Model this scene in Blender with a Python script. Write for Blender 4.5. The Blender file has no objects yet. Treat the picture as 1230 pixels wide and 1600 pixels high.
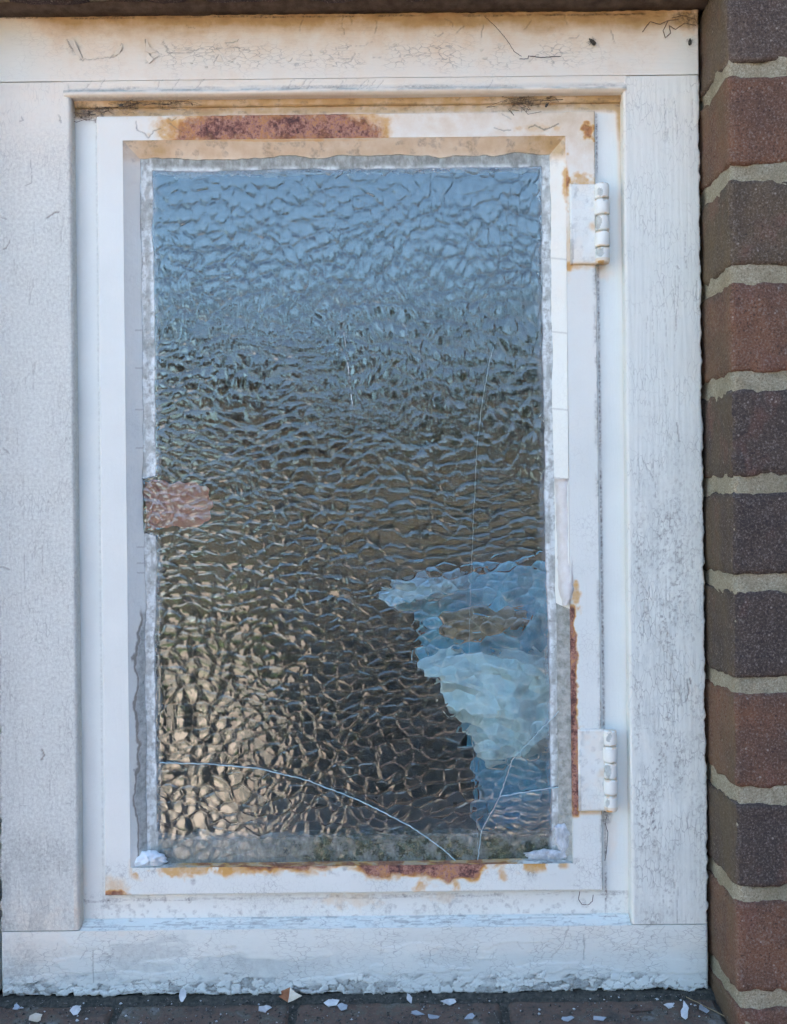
import bpy, bmesh, math, random
import numpy as np
from mathutils import Matrix, Vector

# ------------------------------------------------------------------ camera, sky, sun, exposure
SC = bpy.context.scene
F = 1510.0            # focal length in photo pixels (photo is 1230 x 1600)
CD = 0.755            # camera to face of the timber frame, metres
TH = math.radians(0.62)
cs, sn = math.cos(TH), math.sin(TH)
cam_d = bpy.data.cameras.new('camera')
cam = bpy.data.objects.new('camera', cam_d)
SC.collection.objects.link(cam)
cam.matrix_world = Matrix(((cs, sn, 0, 0), (0, 0, -1, -CD), (-sn, cs, 0, 0), (0, 0, 0, 1)))
cam_d.sensor_fit = 'VERTICAL'; cam_d.sensor_height = 36.0; cam_d.sensor_width = 36.0
cam_d.lens = F / 1600 * 36.0
cam_d.clip_start = 0.01; cam_d.clip_end = 2000
SC.camera = cam

SUN_EL, SUN_AZ = math.radians(62), math.radians(28)   # azimuth clockwise from +Y: the sun stands high behind the house, this wall is in open shade
W = bpy.data.worlds.new('World'); SC.world = W; W.use_nodes = True
nt = W.node_tree; nt.nodes.clear()
sky = nt.nodes.new('ShaderNodeTexSky'); sky.sky_type = 'NISHITA'; sky.sun_disc = False
sky.sun_elevation = SUN_EL; sky.sun_rotation = SUN_AZ
sky.air_density = 1.0; sky.dust_density = 1.0; sky.ozone_density = 0.9
bg = nt.nodes.new('ShaderNodeBackground'); bg.inputs['Strength'].default_value = 0.125
wo = nt.nodes.new('ShaderNodeOutputWorld')
nt.links.new(sky.outputs[0], bg.inputs[0]); nt.links.new(bg.outputs[0], wo.inputs[0])
sl = bpy.data.lights.new('sun', 'SUN'); sl.energy = 4.5; sl.angle = math.radians(0.53); sl.color = (1.0, 0.93, 0.82)
so = bpy.data.objects.new('sun', sl); SC.collection.objects.link(so)
sd = Vector((math.sin(SUN_AZ) * math.cos(SUN_EL), math.cos(SUN_AZ) * math.cos(SUN_EL), math.sin(SUN_EL)))
so.rotation_euler = sd.to_track_quat('Z', 'Y').to_euler()
so.location = sd * 3
SC.view_settings.view_transform = 'Standard'; SC.view_settings.look = 'None'
SC.view_settings.exposure = 2.58; SC.view_settings.gamma = 1.0
SC.render.engine = 'CYCLES'
SC.cycles.use_denoising = True
SC.cycles.max_bounces = 6; SC.cycles.diffuse_bounces = 2; SC.cycles.glossy_bounces = 3; SC.cycles.transparent_max_bounces = 10
SC.cycles.use_adaptive_sampling = True; SC.cycles.adaptive_threshold = 0.05; SC.cycles.adaptive_min_samples = 16
SC.cycles.caustics_reflective = False; SC.cycles.caustics_refractive = True; SC.cycles.transmission_bounces = 6

# ------------------------------------------------------------------ measuring
def pt(px, py, y=0.0):
    """photo pixel -> (x, z) on the plane at depth y behind the timber face"""
    u, v = px - 615.0, 800.0 - py
    k = (CD + y) / F
    return (u * cs + v * sn) * k, (-u * sn + v * cs) * k
def P3(px, py, y=0.0):
    x, z = pt(px, py, y); return (x, y, z)
def MX(px, y=0.0): return (px - 615.0) * (CD + y) / F       # x of an upright edge, px read at mid height
def MZ(py, y=0.0): return (800.0 - py) * (CD + y) / F       # z of a level edge, py read at mid width
def to_px(X, Y, Z):
    k = F / (CD + Y)
    return 615.0 + (X * cs - Z * sn) * k, 800.0 - (X * sn + Z * cs) * k

# ------------------------------------------------------------------ numpy noise
def _h(ix, iy, seed):
    a = (ix.astype(np.int64) * 374761393 + iy.astype(np.int64) * 668265263 + seed * 974634777) & 0xFFFFFFFF
    a = ((a ^ (a >> 13)) * 1274126177) & 0xFFFFFFFF
    a = ((a ^ (a >> 16)) * 2246822519) & 0xFFFFFFFF
    return ((a ^ (a >> 15)) & 0xFFFFFF) / float(0xFFFFFF)
def vn(x, y, seed=0):
    ix, iy = np.floor(x), np.floor(y); fx, fy = x - ix, y - iy
    fx = fx * fx * fx * (fx * (fx * 6 - 15) + 10); fy = fy * fy * fy * (fy * (fy * 6 - 15) + 10)
    a, b = _h(ix, iy, seed), _h(ix + 1, iy, seed); c, d = _h(ix, iy + 1, seed), _h(ix + 1, iy + 1, seed)
    return (a + (b - a) * fx) * (1 - fy) + (c + (d - c) * fx) * fy
def fbm(x, y, seed=0, o=4):
    s, a, t = 0, 0.5, 0
    for i in range(o):
        s = s + a * vn(x * 2 ** i + 17.3 * i, y * 2 ** i - 9.1 * i, seed + i * 7); t += a; a *= 0.5
    return s / t
def voro(x, y, seed=0, jit=0.9):
    ix, iy = np.floor(x), np.floor(y)
    f1 = np.full(x.shape, 9.0); f2 = np.full(x.shape, 9.0); cid = np.zeros(x.shape)
    for dx in (-1, 0, 1):
        for dy in (-1, 0, 1):
            jx, jy = ix + dx, iy + dy
            qx = jx + 0.5 + jit * (_h(jx, jy, seed) - 0.5); qy = jy + 0.5 + jit * (_h(jx, jy, seed + 91) - 0.5)
            d = np.sqrt((x - qx) ** 2 + (y - qy) ** 2)
            m = d < f1
            f2 = np.where(m, f1, np.minimum(f2, d)); cid = np.where(m, _h(jx, jy, seed + 33), cid); f1 = np.where(m, d, f1)
    return f1, f2, cid
def ss(a, b, x):
    t = np.clip((x - a) / (b - a), 0, 1); return t * t * (3 - 2 * t)
def line_d(x, y, pts):
    """distance to an open polyline"""
    best = np.full(np.shape(x), 1e9)
    for (x0, y0), (x1, y1) in zip(pts[:-1], pts[1:]):
        dx, dy = x1 - x0, y1 - y0
        t = np.clip(((x - x0) * dx + (y - y0) * dy) / (dx * dx + dy * dy + 1e-9), 0, 1)
        best = np.minimum(best, np.hypot(x - x0 - t * dx, y - y0 - t * dy))
    return best
def poly_in(x, y, pts):
    """signed distance to a closed polygon, positive inside"""
    d = line_d(x, y, list(pts) + [pts[0]])
    ins = np.zeros(np.shape(x), bool); n = len(pts)
    for i in range(n):
        (x0, y0), (x1, y1) = pts[i], pts[(i + 1) % n]
        if y0 == y1: continue
        c = ((y0 > y) != (y1 > y)) & (x < (x1 - x0) * (y - y0) / (y1 - y0) + x0)
        ins ^= c
    return np.where(ins, d, -d)

# ------------------------------------------------------------------ object helpers
COL = SC.collection
ORIGIN = {}
def tag(o, label, cat, group=None):
    o['label'] = label; o['category'] = cat
    if group: o['group'] = group
    return o
def thing(name, label, cat, loc=(0, 0, 0), group=None):
    o = bpy.data.objects.new(name, None); COL.objects.link(o)
    o.location = loc; o.empty_display_size = 0.02
    ORIGIN[o.name] = Vector(loc)
    return tag(o, label, cat, group)
def org(o):
    return ORIGIN.get(o.name, Vector((0, 0, 0))) if o else Vector((0, 0, 0))
def link(name, me, mat, parent=None, smooth=True):
    """mesh given in world coordinates -> object, child of parent when given"""
    o = bpy.data.objects.new(name, me); COL.objects.link(o)
    if mat and not me.materials: me.materials.append(mat)
    if smooth: me.polygons.foreach_set('use_smooth', np.ones(len(me.polygons), bool))
    if parent:
        o.parent = parent
        w = org(parent); o.location = -w; ORIGIN[o.name] = Vector((0, 0, 0))
        if parent.parent: o.location = (0, 0, 0)
    return o
def mesh_np(name, V, Q, attrs=None):
    """V (n,3), Q (m,4) quads"""
    me = bpy.data.meshes.new(name)
    me.vertices.add(len(V)); me.vertices.foreach_set('co', np.ascontiguousarray(V, np.float32).ravel())
    k = Q.shape[1]
    me.loops.add(Q.size); me.loops.foreach_set('vertex_index', np.ascontiguousarray(Q, np.int32).ravel())
    me.polygons.add(len(Q)); me.polygons.foreach_set('loop_start', np.arange(0, Q.size, k, dtype=np.int32))
    me.update(calc_edges=True)
    for n, a in (attrs or {}).items():
        at = me.attributes.new(n, 'FLOAT', 'POINT'); at.data.foreach_set('value', np.ascontiguousarray(a, np.float32).ravel())
    me.validate()
    return me
def patch(name, C4, res, mat, parent, back=0.03, hfun=None, afun=None, rnd=0.0, rnd_sides='lrtb', jit=None, smooth=True):
    """Rough slab: four front corners (bottom-left, bottom-right, top-right, top-left) as (x,y,z), relief towards the
    viewer from hfun(px,py,x_mm,z_mm), surface attributes from afun, sides carried back to depth `back`."""
    A, B, C, D = [np.array(c, float) for c in C4]
    nu = max(2, int(max(np.linalg.norm(B - A), np.linalg.norm(C - D)) / res) + 1)
    nv = max(2, int(max(np.linalg.norm(D - A), np.linalg.norm(C - B)) / res) + 1)
    u, v = np.meshgrid(np.linspace(0, 1, nu), np.linspace(0, 1, nv))
    G = (A * ((1 - u) * (1 - v))[..., None] + B * (u * (1 - v))[..., None] + C * (u * v)[..., None] + D * ((1 - u) * v)[..., None])
    X, Y, Z = G[..., 0], G[..., 1].copy(), G[..., 2]
    px, py = to_px(X, Y, Z)
    if jit is not None:
        dx, dz = jit(px, py, u, v); X = X + dx; Z = Z + dz
    if rnd > 0:
        L = np.linalg.norm(B - A); H = np.linalg.norm(D - A)
        ds = []
        if 'l' in rnd_sides: ds.append(u * L)
        if 'r' in rnd_sides: ds.append((1 - u) * L)
        if 'b' in rnd_sides: ds.append(v * H)
        if 't' in rnd_sides: ds.append((1 - v) * H)
        d = np.minimum.reduce(ds); d = np.clip(d, 0, rnd)
        Y = Y + rnd - np.sqrt(np.maximum(rnd * rnd - (rnd - d) ** 2, 0))
    if hfun is not None: Y = Y - hfun(px, py, X * 1000, Z * 1000) * 0.001
    at = afun(px, py, X * 1000, Z * 1000) if afun else {}
    V = np.stack([X, Y, Z], -1).reshape(-1, 3)
    I = np.arange(nu * nv).reshape(nv, nu)
    Q = np.stack([I[:-1, :-1], I[:-1, 1:], I[1:, 1:], I[1:, :-1]], -1).reshape(-1, 4)
    ring = np.concatenate([I[0, :-1], I[:-1, -1], I[-1, :0:-1], I[:0:-1, 0]])
    R0 = V[ring].copy(); R = V[ring].copy(); R[:, 1] = back; nr = len(ring)
    i0 = np.arange(nr) + nu * nv; j = i0 + nr
    S = np.stack([i0, j, np.roll(j, -1), np.roll(i0, -1)], -1)
    V = np.concatenate([V, R0, R]); Q = np.concatenate([Q, S])
    at = {k: np.concatenate([np.broadcast_to(a, X.shape).ravel(), np.broadcast_to(a, X.shape).ravel()[ring], np.broadcast_to(a, X.shape).ravel()[ring]]) for k, a in at.items()}
    return link(name, mesh_np(name, V, Q, at), mat, parent, smooth)
def boxmesh(name, x0, x1, y0, y1, z0, z1, mat, parent=None, bev=0.0):
    bm = bmesh.new(); bmesh.ops.create_cube(bm, size=1)
    for w in bm.verts:
        w.co = Vector((x0 if w.co.x < 0 else x1, y0 if w.co.y < 0 else y1, z0 if w.co.z < 0 else z1))
    if bev: bmesh.ops.bevel(bm, geom=bm.edges[:], offset=bev, segments=2, affect='EDGES')
    me = bpy.data.meshes.new(name); bm.to_mesh(me); bm.free()
    return link(name, me, mat, parent, False)
def tube(name, pts, r, mat, parent=None, n=4, taper=False):
    V, Q = [], []
    pts = [Vector(p) for p in pts]; N = len(pts)
    for i, p in enumerate(pts):
        t = (pts[min(i + 1, N - 1)] - pts[max(i - 1, 0)]).normalized()
        a = t.cross(Vector((0.13, 1, 0.21))).normalized(); b = t.cross(a).normalized()
        rr = r * (1 - 0.75 * i / (N - 1)) if taper else r
        for k in range(n):
            g = 2 * math.pi * k / n; V.append(p + a * rr * math.cos(g) + b * rr * math.sin(g))
    for i in range(N - 1):
        for k in range(n):
            Q.append((i * n + k, i * n + (k + 1) % n, (i + 1) * n + (k + 1) % n, (i + 1) * n + k))
    me = bpy.data.meshes.new(name); me.from_pydata([tuple(v) for v in V], [], Q); me.update()
    return link(name, me, mat, parent)

# ------------------------------------------------------------------ material helpers
class NG:
    def __init__(s, name):
        s.m = bpy.data.materials.new(name); s.m.use_nodes = True; s.t = s.m.node_tree; s.t.nodes.clear()
        s.out = s.n('OutputMaterial'); s.pos = s.n('NewGeometry').outputs['Position']
    def n(s, kind, **kw):
        x = s.t.nodes.new('ShaderNode' + kind)
        for k, v in kw.items(): setattr(x, k, v)
        return x
    def put(s, sock, v):
        if hasattr(v, 'is_output'): s.t.links.new(v, sock)
        else: sock.default_value = v
    def math(s, op, a, b=0.0, clamp=False):
        x = s.n('Math', operation=op, use_clamp=clamp); s.put(x.inputs[0], a); s.put(x.inputs[1], b); return x.outputs[0]
    def mix(s, f, a, b, mode='MIX'):
        x = s.n('Mix', data_type='RGBA', blend_type=mode)
        s.put(x.inputs[0], f); s.put(x.inputs[6], a if hasattr(a, 'is_output') else (*a, 1)); s.put(x.inputs[7], b if hasattr(b, 'is_output') else (*b, 1))
        return x.outputs[2]
    def noise(s, scale, detail=3, rough=0.55, vec=None, dist=0.0):
        x = s.n('TexNoise'); s.put(x.inputs['Vector'], vec or s.pos); x.inputs['Scale'].default_value = scale
        x.inputs['Detail'].default_value = detail; x.inputs['Roughness'].default_value = rough; x.inputs['Distortion'].default_value = dist
        return x.outputs[0]
    def noisecol(s, scale, vec=None):
        x = s.n('TexNoise'); s.put(x.inputs['Vector'], vec or s.pos); x.inputs['Scale'].default_value = scale; return x.outputs[1]
    def scale(s, vec3, vec=None):
        x = s.n('Mapping'); s.put(x.inputs[0], vec or s.pos); x.inputs['Scale'].default_value = vec3; return x.outputs[0]
    def voro(s, scale, vec=None, feature='F1', out=0):
        x = s.n('TexVoronoi', feature=feature); s.put(x.inputs['Vector'], vec or s.pos); x.inputs['Scale'].default_value = scale; return x.outputs[out]
    def ramp(s, f, stops, interp='LINEAR'):
        x = s.n('ValToRGB'); s.put(x.inputs[0], f); r = x.color_ramp; r.interpolation = interp
        while len(r.elements) > 1: r.elements.remove(r.elements[-1])
        for i, (p, c) in enumerate(stops):
            e = r.elements[0] if i == 0 else r.elements.new(p)
            e.position = p; e.color = (*c, 1) if isinstance(c, tuple) else (c, c, c, 1)
        return x.outputs[0]
    def rng(s, f, a, b, c=0.0, d=1.0):
        x = s.n('MapRange'); s.put(x.inputs[0], f)
        for i, q in enumerate((a, b, c, d)): x.inputs[i + 1].default_value = q
        return x.outputs[0]
    def attr(s, name):
        return s.n('Attribute', attribute_name=name).outputs['Fac']
    def bump(s, h, dist, strength=1.0, normal=None):
        x = s.n('Bump'); s.put(x.inputs['Height'], h); x.inputs['Distance'].default_value = dist; x.inputs['Strength'].default_value = strength
        if normal: s.put(x.inputs['Normal'], normal)
        return x.outputs[0]
    def bsdf(s, col, rough=0.6, normal=None, spec=0.4, **kw):
        x = s.n('BsdfPrincipled'); s.put(x.inputs['Base Color'], col if hasattr(col, 'is_output') else (*col, 1))
        s.put(x.inputs['Roughness'], rough); x.inputs['Specular IOR Level'].default_value = spec
        if normal: s.put(x.inputs['Normal'], normal)
        for k, v in kw.items(): s.put(x.inputs[k], v)
        return x.outputs[0]
    def done(s, sh):
        s.t.links.new(sh, s.out.inputs[0]); return s.m

def paint_mat(name, base, cream, rough=0.42, stretch=(1, 1, 1), crackle=1.0):
    """Old gloss paint with surface masks: stain (tan marks and painted warm light), rust, dirt (also painted shade lines), crack, bare, crk (how crazed)."""
    g = NG(name)
    vec = g.scale(stretch)
    wob = g.n('VectorMath', operation='MULTIPLY_ADD'); g.put(wob.inputs[0], g.noisecol(260, vec)); wob.inputs[1].default_value = (0.004,) * 3; g.put(wob.inputs[2], vec)
    ed = g.voro(300, wob.outputs[0], 'DISTANCE_TO_EDGE')
    line = g.math('SUBTRACT', 1.0, g.rng(ed, 0.0, 0.06))
    patchy = g.rng(g.noise(34, 4, 0.6), 0.42, 0.62)
    crk = g.attr('crk')
    line = g.math('MULTIPLY', g.math('MULTIPLY', line, g.math('ADD', g.math('MULTIPLY', patchy, 0.8), 0.04)), g.math('MULTIPLY', crk, crackle), True)
    blot = g.noise(14, 5, 0.6)
    fine = g.noise(700, 3, 0.6)
    strk = g.noise(120, 3, 0.6, g.scale((stretch[0] * 5 if stretch[0] > stretch[2] else 0.5, 1, stretch[2] * 5 if stretch[2] > stretch[0] else 0.5)))
    col = g.mix(g.rng(blot, 0.35, 0.7), base, tuple(b * 0.93 for b in base))
    col = g.mix(g.math('MULTIPLY', g.rng(fine, 0.5, 0.8), 0.12), col, tuple(b * 0.8 for b in base))
    st = g.attr('stain_and_light')
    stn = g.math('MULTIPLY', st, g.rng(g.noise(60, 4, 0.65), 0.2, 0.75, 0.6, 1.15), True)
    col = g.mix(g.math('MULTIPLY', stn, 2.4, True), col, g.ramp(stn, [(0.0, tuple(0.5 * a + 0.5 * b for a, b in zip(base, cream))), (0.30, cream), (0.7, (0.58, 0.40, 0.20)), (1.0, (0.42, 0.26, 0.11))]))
    bare = g.attr('bare')
    bcol = g.ramp(g.noise(220, 4, 0.6), [(0.3, (0.28, 0.30, 0.275)), (0.55, (0.47, 0.50, 0.465)), (0.8, (0.63, 0.66, 0.61))])
    col = g.mix(bare, col, bcol)
    dirt_and_shade = g.math('MULTIPLY', g.attr('dirt_and_shade'), g.rng(g.noise(420, 5, 0.7), 0.35, 0.65), True)
    col = g.mix(dirt_and_shade, col, (0.085, 0.062, 0.045))
    col = g.mix(g.math('MULTIPLY', line, 0.75), col, (0.17, 0.16, 0.15))
    rust = g.attr('rust')
    rn = g.math('ADD', g.math('MULTIPLY', g.noise(75, 4, 0.6), 0.45), g.math('MULTIPLY', g.noise(420, 6, 0.75), 0.55))
    rc = g.ramp(rn, [(0.36, (0.065, 0.036, 0.040)), (0.435, (0.15, 0.070, 0.060)), (0.49, (0.31, 0.14, 0.10)), (0.535, (0.48, 0.26, 0.20)), (0.58, (0.50, 0.23, 0.085)), (0.64, (0.58, 0.33, 0.20))])
    halo = g.ramp(rust, [(0.0, cream), (0.18, (0.76, 0.56, 0.32)), (0.40, (0.66, 0.37, 0.11)), (0.56, (0.52, 0.22, 0.06)), (0.72, (0.36, 0.15, 0.07))])
    col = g.mix(g.math('MULTIPLY', g.rng(rust, 0.02, 0.34), g.rng(g.noise(90, 5, 0.65), 0.25, 0.65, 0.45, 1.15), True), col, halo)
    solid = g.rng(g.math('ADD', rust, g.rng(g.noise(300, 4, 0.6), 0.3, 0.7, -0.2, 0.2)), 0.54, 0.74)
    rc = g.mix(g.math('MULTIPLY', g.rng(rust, 0.86, 0.58), 0.75), rc, (0.50, 0.225, 0.075))
    col = g.mix(solid, col, rc)
    ck = g.attr('crack')
    col = g.mix(g.math('MULTIPLY', ck, 0.8), col, (0.15, 0.12, 0.09))
    r = g.mix(solid, (rough,) * 3, (0.9,) * 3)
    r = g.mix(bare, r, (0.85,) * 3)
    h = g.math('ADD', g.math('MULTIPLY', strk, 0.25), g.math('MULTIPLY', g.noise(45, 3, 0.5), 0.18))
    h = g.math('SUBTRACT', h, g.math('MULTIPLY', line, 0.4))
    h = g.math('ADD', h, g.math('MULTIPLY', g.math('MULTIPLY', g.noise(500, 5, 0.7), solid), 1.6))
    h = g.math('ADD', h, g.math('MULTIPLY', g.math('MULTIPLY', g.noise(350, 4, 0.7), bare), 1.2))
    nrm = g.bump(h, 0.0006, 0.9)
    return g.done(g.bsdf(col, r, nrm, 0.4))

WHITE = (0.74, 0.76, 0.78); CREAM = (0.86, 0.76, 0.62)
M_JAMB = paint_mat('weathered_white_paint_upright', (0.775, 0.80, 0.725), CREAM, 0.5, (1.0, 1, 0.30))
M_RAIL = paint_mat('weathered_white_paint_level', (0.775, 0.80, 0.725), CREAM, 0.5, (0.45, 1, 1.0))
M_SASH = paint_mat('white_gloss_paint', (0.82, 0.85, 0.785), CREAM, 0.36, (1, 1, 0.8), 0.6)

def brick_mat():
    g = NG('purple_brown_brick')
    oi = g.n('ObjectInfo'); oc = oi.outputs['Color']
    rv = g.n('VectorMath', operation='MULTIPLY_ADD'); g.put(rv.inputs[0], oi.outputs['Random']); rv.inputs[1].default_value = (7, 3, 5); g.put(rv.inputs[2], g.pos)
    v = rv.outputs[0]
    big = g.noise(22, 4, 0.6, v, 0.5)
    col = g.mix(g.rng(big, 0.38, 0.66), oc, g.mix(0.62, oc, (0.060, 0.047, 0.042)))
    col = g.mix(g.math('MULTIPLY', g.rng(g.noise(30, 3, 0.6, g.scale((1, 1, 0.7), v)), 0.56, 0.72), 0.7), col, (0.20, 0.095, 0.07))
    grain = g.noise(620, 3, 0.75, v)
    col = g.mix(g.rng(grain, 0.52, 0.72, 0, 0.75), col, (0.30, 0.26, 0.22))
    col = g.mix(g.rng(grain, 0.46, 0.32, 0, 0.8), col, (0.03, 0.026, 0.028))
    spk = g.math('SUBTRACT', 1.0, g.rng(g.voro(110, v), 0.05, 0.12))
    col = g.mix(g.math('MULTIPLY', spk, 0.6), col, (0.42, 0.36, 0.30))
    # algae film on the reveal side (faces looking along -X)
    nx = g.n('SeparateXYZ'); g.put(nx.inputs[0], g.n('NewGeometry').outputs['True Normal'])
    side = g.rng(nx.outputs[0], -0.5, -0.9)
    film = g.math('MULTIPLY', side, g.rng(g.noise(30, 4, 0.6, g.scale((1, 1, 0.35))), 0.30, 0.60), True)
    col = g.mix(g.math('MULTIPLY', film, 0.6), col, (0.16, 0.115, 0.06))
    h = g.math('ADD', g.math('MULTIPLY', g.noise(420, 5, 0.75, v), 1.0), g.math('MULTIPLY', g.noise(80, 4, 0.6, v), 0.8))
    return g.done(g.bsdf(col, 0.88, g.bump(h, 0.0012, 0.9), 0.25))
M_BRICK = brick_mat()
def mortar_mat():
    g = NG('sandy_mortar')
    gr = g.noise(700, 4, 0.8)
    col = g.ramp(gr, [(0.28, (0.13, 0.10, 0.065)), (0.45, (0.34, 0.295, 0.20)), (0.58, (0.47, 0.42, 0.30)), (0.75, (0.68, 0.62, 0.49))])
    col = g.mix(g.rng(g.noise(25, 4, 0.6), 0.45, 0.7, 0, 0.6), col, (0.20, 0.165, 0.09))
    h = g.math('ADD', g.noise(600, 4, 0.8), g.math('MULTIPLY', g.noise(90, 3, 0.6), 1.2))
    return g.done(g.bsdf(col, 0.95, g.bump(h, 0.0014, 1.0), 0.15))
M_MORTAR = mortar_mat()
def simple(name, c0, c1, scale=200, rough=0.8, bump=0.0004, spec=0.3, lo=0.35, hi=0.65, detail=5):
    g = NG(name)
    n = g.noise(scale, detail, 0.65)
    return g.done(g.bsdf(g.mix(g.rng(n, lo, hi), c0, c1), rough, g.bump(g.noise(scale * 1.7, 5, 0.7), bump, 0.9), spec))
M_TILE = None
def tile_mat():
    g = NG('grimy_red_quarry_tile')
    col = g.ramp(g.noise(38, 6, 0.68), [(0.25, (0.055, 0.058, 0.048)), (0.42, (0.095, 0.08, 0.065)), (0.52, (0.15, 0.10, 0.075)), (0.60, (0.125, 0.115, 0.09)), (0.72, (0.25, 0.25, 0.24))])
    gr = g.noise(500, 4, 0.75)
    col = g.mix(g.rng(gr, 0.45, 0.30, 0, 0.7), col, (0.03, 0.03, 0.025))
    col = g.mix(g.rng(gr, 0.62, 0.75, 0, 0.7), col, (0.40, 0.38, 0.34))
    return g.done(g.bsdf(col, 0.8, g.bump(g.noise(300, 5, 0.7), 0.0012, 0.9), 0.3))
M_TILE = tile_mat()
M_GRIME = simple('dark_grime', (0.035, 0.038, 0.032), (0.11, 0.105, 0.085), 300, 0.95, 0.0016)
M_MASTIC = simple('dark_brown_mastic', (0.050, 0.036, 0.028), (0.10, 0.078, 0.062), 130, 0.7, 0.0008)
M_PUTTY = None
def putty_mat():
    g = NG('old_grey_putty')
    col = g.ramp(g.noise(190, 5, 0.65, g.scale((1, 1, 0.6))), [(0.3, (0.34, 0.36, 0.36)), (0.5, (0.52, 0.55, 0.56)), (0.7, (0.72, 0.75, 0.77))])
    moss = g.math('MULTIPLY', g.attr('moss'), g.rng(g.noise(150, 6, 0.7), 0.34, 0.52), True)
    mc = g.ramp(g.noise(260, 4, 0.7), [(0.32, (0.012, 0.016, 0.008)), (0.48, (0.05, 0.06, 0.035)), (0.6, (0.10, 0.13, 0.06)), (0.72, (0.26, 0.18, 0.08))])
    col = g.mix(moss, col, mc)
    col = g.mix(g.math('MULTIPLY', g.attr('warm'), 0.6), col, (0.42, 0.38, 0.32))
    return g.done(g.bsdf(col, 0.85, g.bump(g.noise(240, 5, 0.7), 0.0012, 0.9), 0.25))
M_PUTTY = putty_mat()
def glass_mat():
    g = NG('rippled_window_glass')
    fr = g.n('Fresnel'); bf = g.n('NewGeometry').outputs['Backfacing']
    g.put(fr.inputs['IOR'], g.math('ADD', 1.82, g.math('MULTIPLY', bf, 1 / 1.82 - 1.82)))   # same reflectance from both sides of the sheet
    gl = g.n('BsdfGlossy'); gl.inputs['Roughness'].default_value = 0.03; gl.inputs['Color'].default_value = (0.88, 1.0, 0.99, 1)
    tr = g.n('BsdfRefraction'); tr.inputs['Color'].default_value = (0.94, 0.98, 0.98, 1); tr.inputs['IOR'].default_value = 1.5; tr.inputs['Roughness'].default_value = 0.0
    m = g.n('MixShader'); g.put(m.inputs[0], fr.outputs[0]); g.put(m.inputs[1], tr.outputs[0]); g.put(m.inputs[2], gl.outputs[0])
    di = g.n('BsdfDiffuse'); di.inputs['Color'].default_value = (0.62, 0.68, 0.70, 1)
    film = g.math('ADD', g.rng(g.noise(40, 5, 0.65), 0.3, 0.75, 0.018, 0.05), g.math('MULTIPLY', g.attr('smear'), g.rng(g.noise(240, 5, 0.7, g.scale((1, 1, 0.5))), 0.30, 0.62)), True)
    m2 = g.n('MixShader'); g.put(m2.inputs[0], film); g.put(m2.inputs[1], m.outputs[0]); g.put(m2.inputs[2], di.outputs[0])
    cov = g.attr('film')
    fc = g.ramp(g.noise(210, 5, 0.65, g.scale((1, 1, 0.6))), [(0.3, (0.21, 0.215, 0.185)), (0.5, (0.34, 0.35, 0.31)), (0.72, (0.52, 0.55, 0.51))])
    mc = g.ramp(g.noise(230, 5, 0.7), [(0.34, (0.02, 0.026, 0.016)), (0.46, (0.06, 0.075, 0.04)), (0.56, (0.14, 0.17, 0.10)), (0.68, (0.30, 0.24, 0.13))])
    fc = g.mix(g.math('MULTIPLY', g.attr('moss'), g.rng(g.noise(60, 6, 0.7), 0.38, 0.55), True), fc, mc)
    fb = g.bsdf(g.mix(g.math('MULTIPLY', g.attr('white'), g.rng(g.noise(240, 5, .7), .3, .55), True), fc, (0.82, 0.87, 0.84)), 0.7, g.bump(g.noise(260, 4, 0.65), 0.0008, 0.8), 0.3)
    m3 = g.n('MixShader'); g.put(m3.inputs[0], cov); g.put(m3.inputs[1], m2.outputs[0]); g.put(m3.inputs[2], fb)
    return g.done(m3.outputs[0])
M_GLASS = glass_mat()
M_EDGE = simple('pale_cyan_glass_edge', (0.34, 0.55, 0.60), (0.62, 0.78, 0.80), 300, 0.3, 0.0002, 0.5)
M_DARKHAIR = simple('brown_fibre', (0.07, 0.05, 0.04), (0.14, 0.10, 0.08), 300, 0.8, 0.0001)
M_STRAW = simple('dry_straw', (0.30, 0.23, 0.12), (0.42, 0.33, 0.18), 300, 0.8, 0.0001)
M_WEB = simple('dusty_cobweb', (0.16, 0.11, 0.075), (0.30, 0.22, 0.16), 500, 0.95, 0.001)
M_INSECT = simple('dead_insect', (0.03, 0.028, 0.024), (0.11, 0.10, 0.08), 900, 0.6, 0.0003)
M_FLAKE = simple('white_paint_flake', (0.46, 0.48, 0.48), (0.70, 0.71, 0.69), 150, 0.6, 0.0004)
M_FLAKE_T = simple('tan_paint_flake', (0.62, 0.52, 0.38), (0.72, 0.64, 0.52), 150, 0.6, 0.0004)
M_FLAKE_G = simple('grey_paint_flake', (0.30, 0.34, 0.37), (0.42, 0.46, 0.50), 150, 0.7, 0.0004)
M_FLAKE_R = simple('rusty_paint_flake', (0.24, 0.09, 0.04), (0.36, 0.17, 0.08), 150, 0.8, 0.0004)
M_GRIT = simple('sill_grit', (0.05, 0.05, 0.045), (0.26, 0.24, 0.21), 700, .95, .0003, lo=.45, hi=.6)
M_PINK = simple('pinkish_filler', (0.42, 0.13, 0.10), (0.54, 0.22, 0.175), 60, 0.8, 0.0008)
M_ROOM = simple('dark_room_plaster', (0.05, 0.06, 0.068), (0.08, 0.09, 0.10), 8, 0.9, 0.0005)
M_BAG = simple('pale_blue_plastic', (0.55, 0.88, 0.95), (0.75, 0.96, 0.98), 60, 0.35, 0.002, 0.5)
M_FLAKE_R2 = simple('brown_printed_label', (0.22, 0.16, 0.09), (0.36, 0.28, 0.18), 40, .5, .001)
M_BAGM = simple('mid_blue_plastic', (0.30, 0.58, 0.80), (0.50, 0.76, 0.90), 60, 0.35, 0.002, 0.5)
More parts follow.
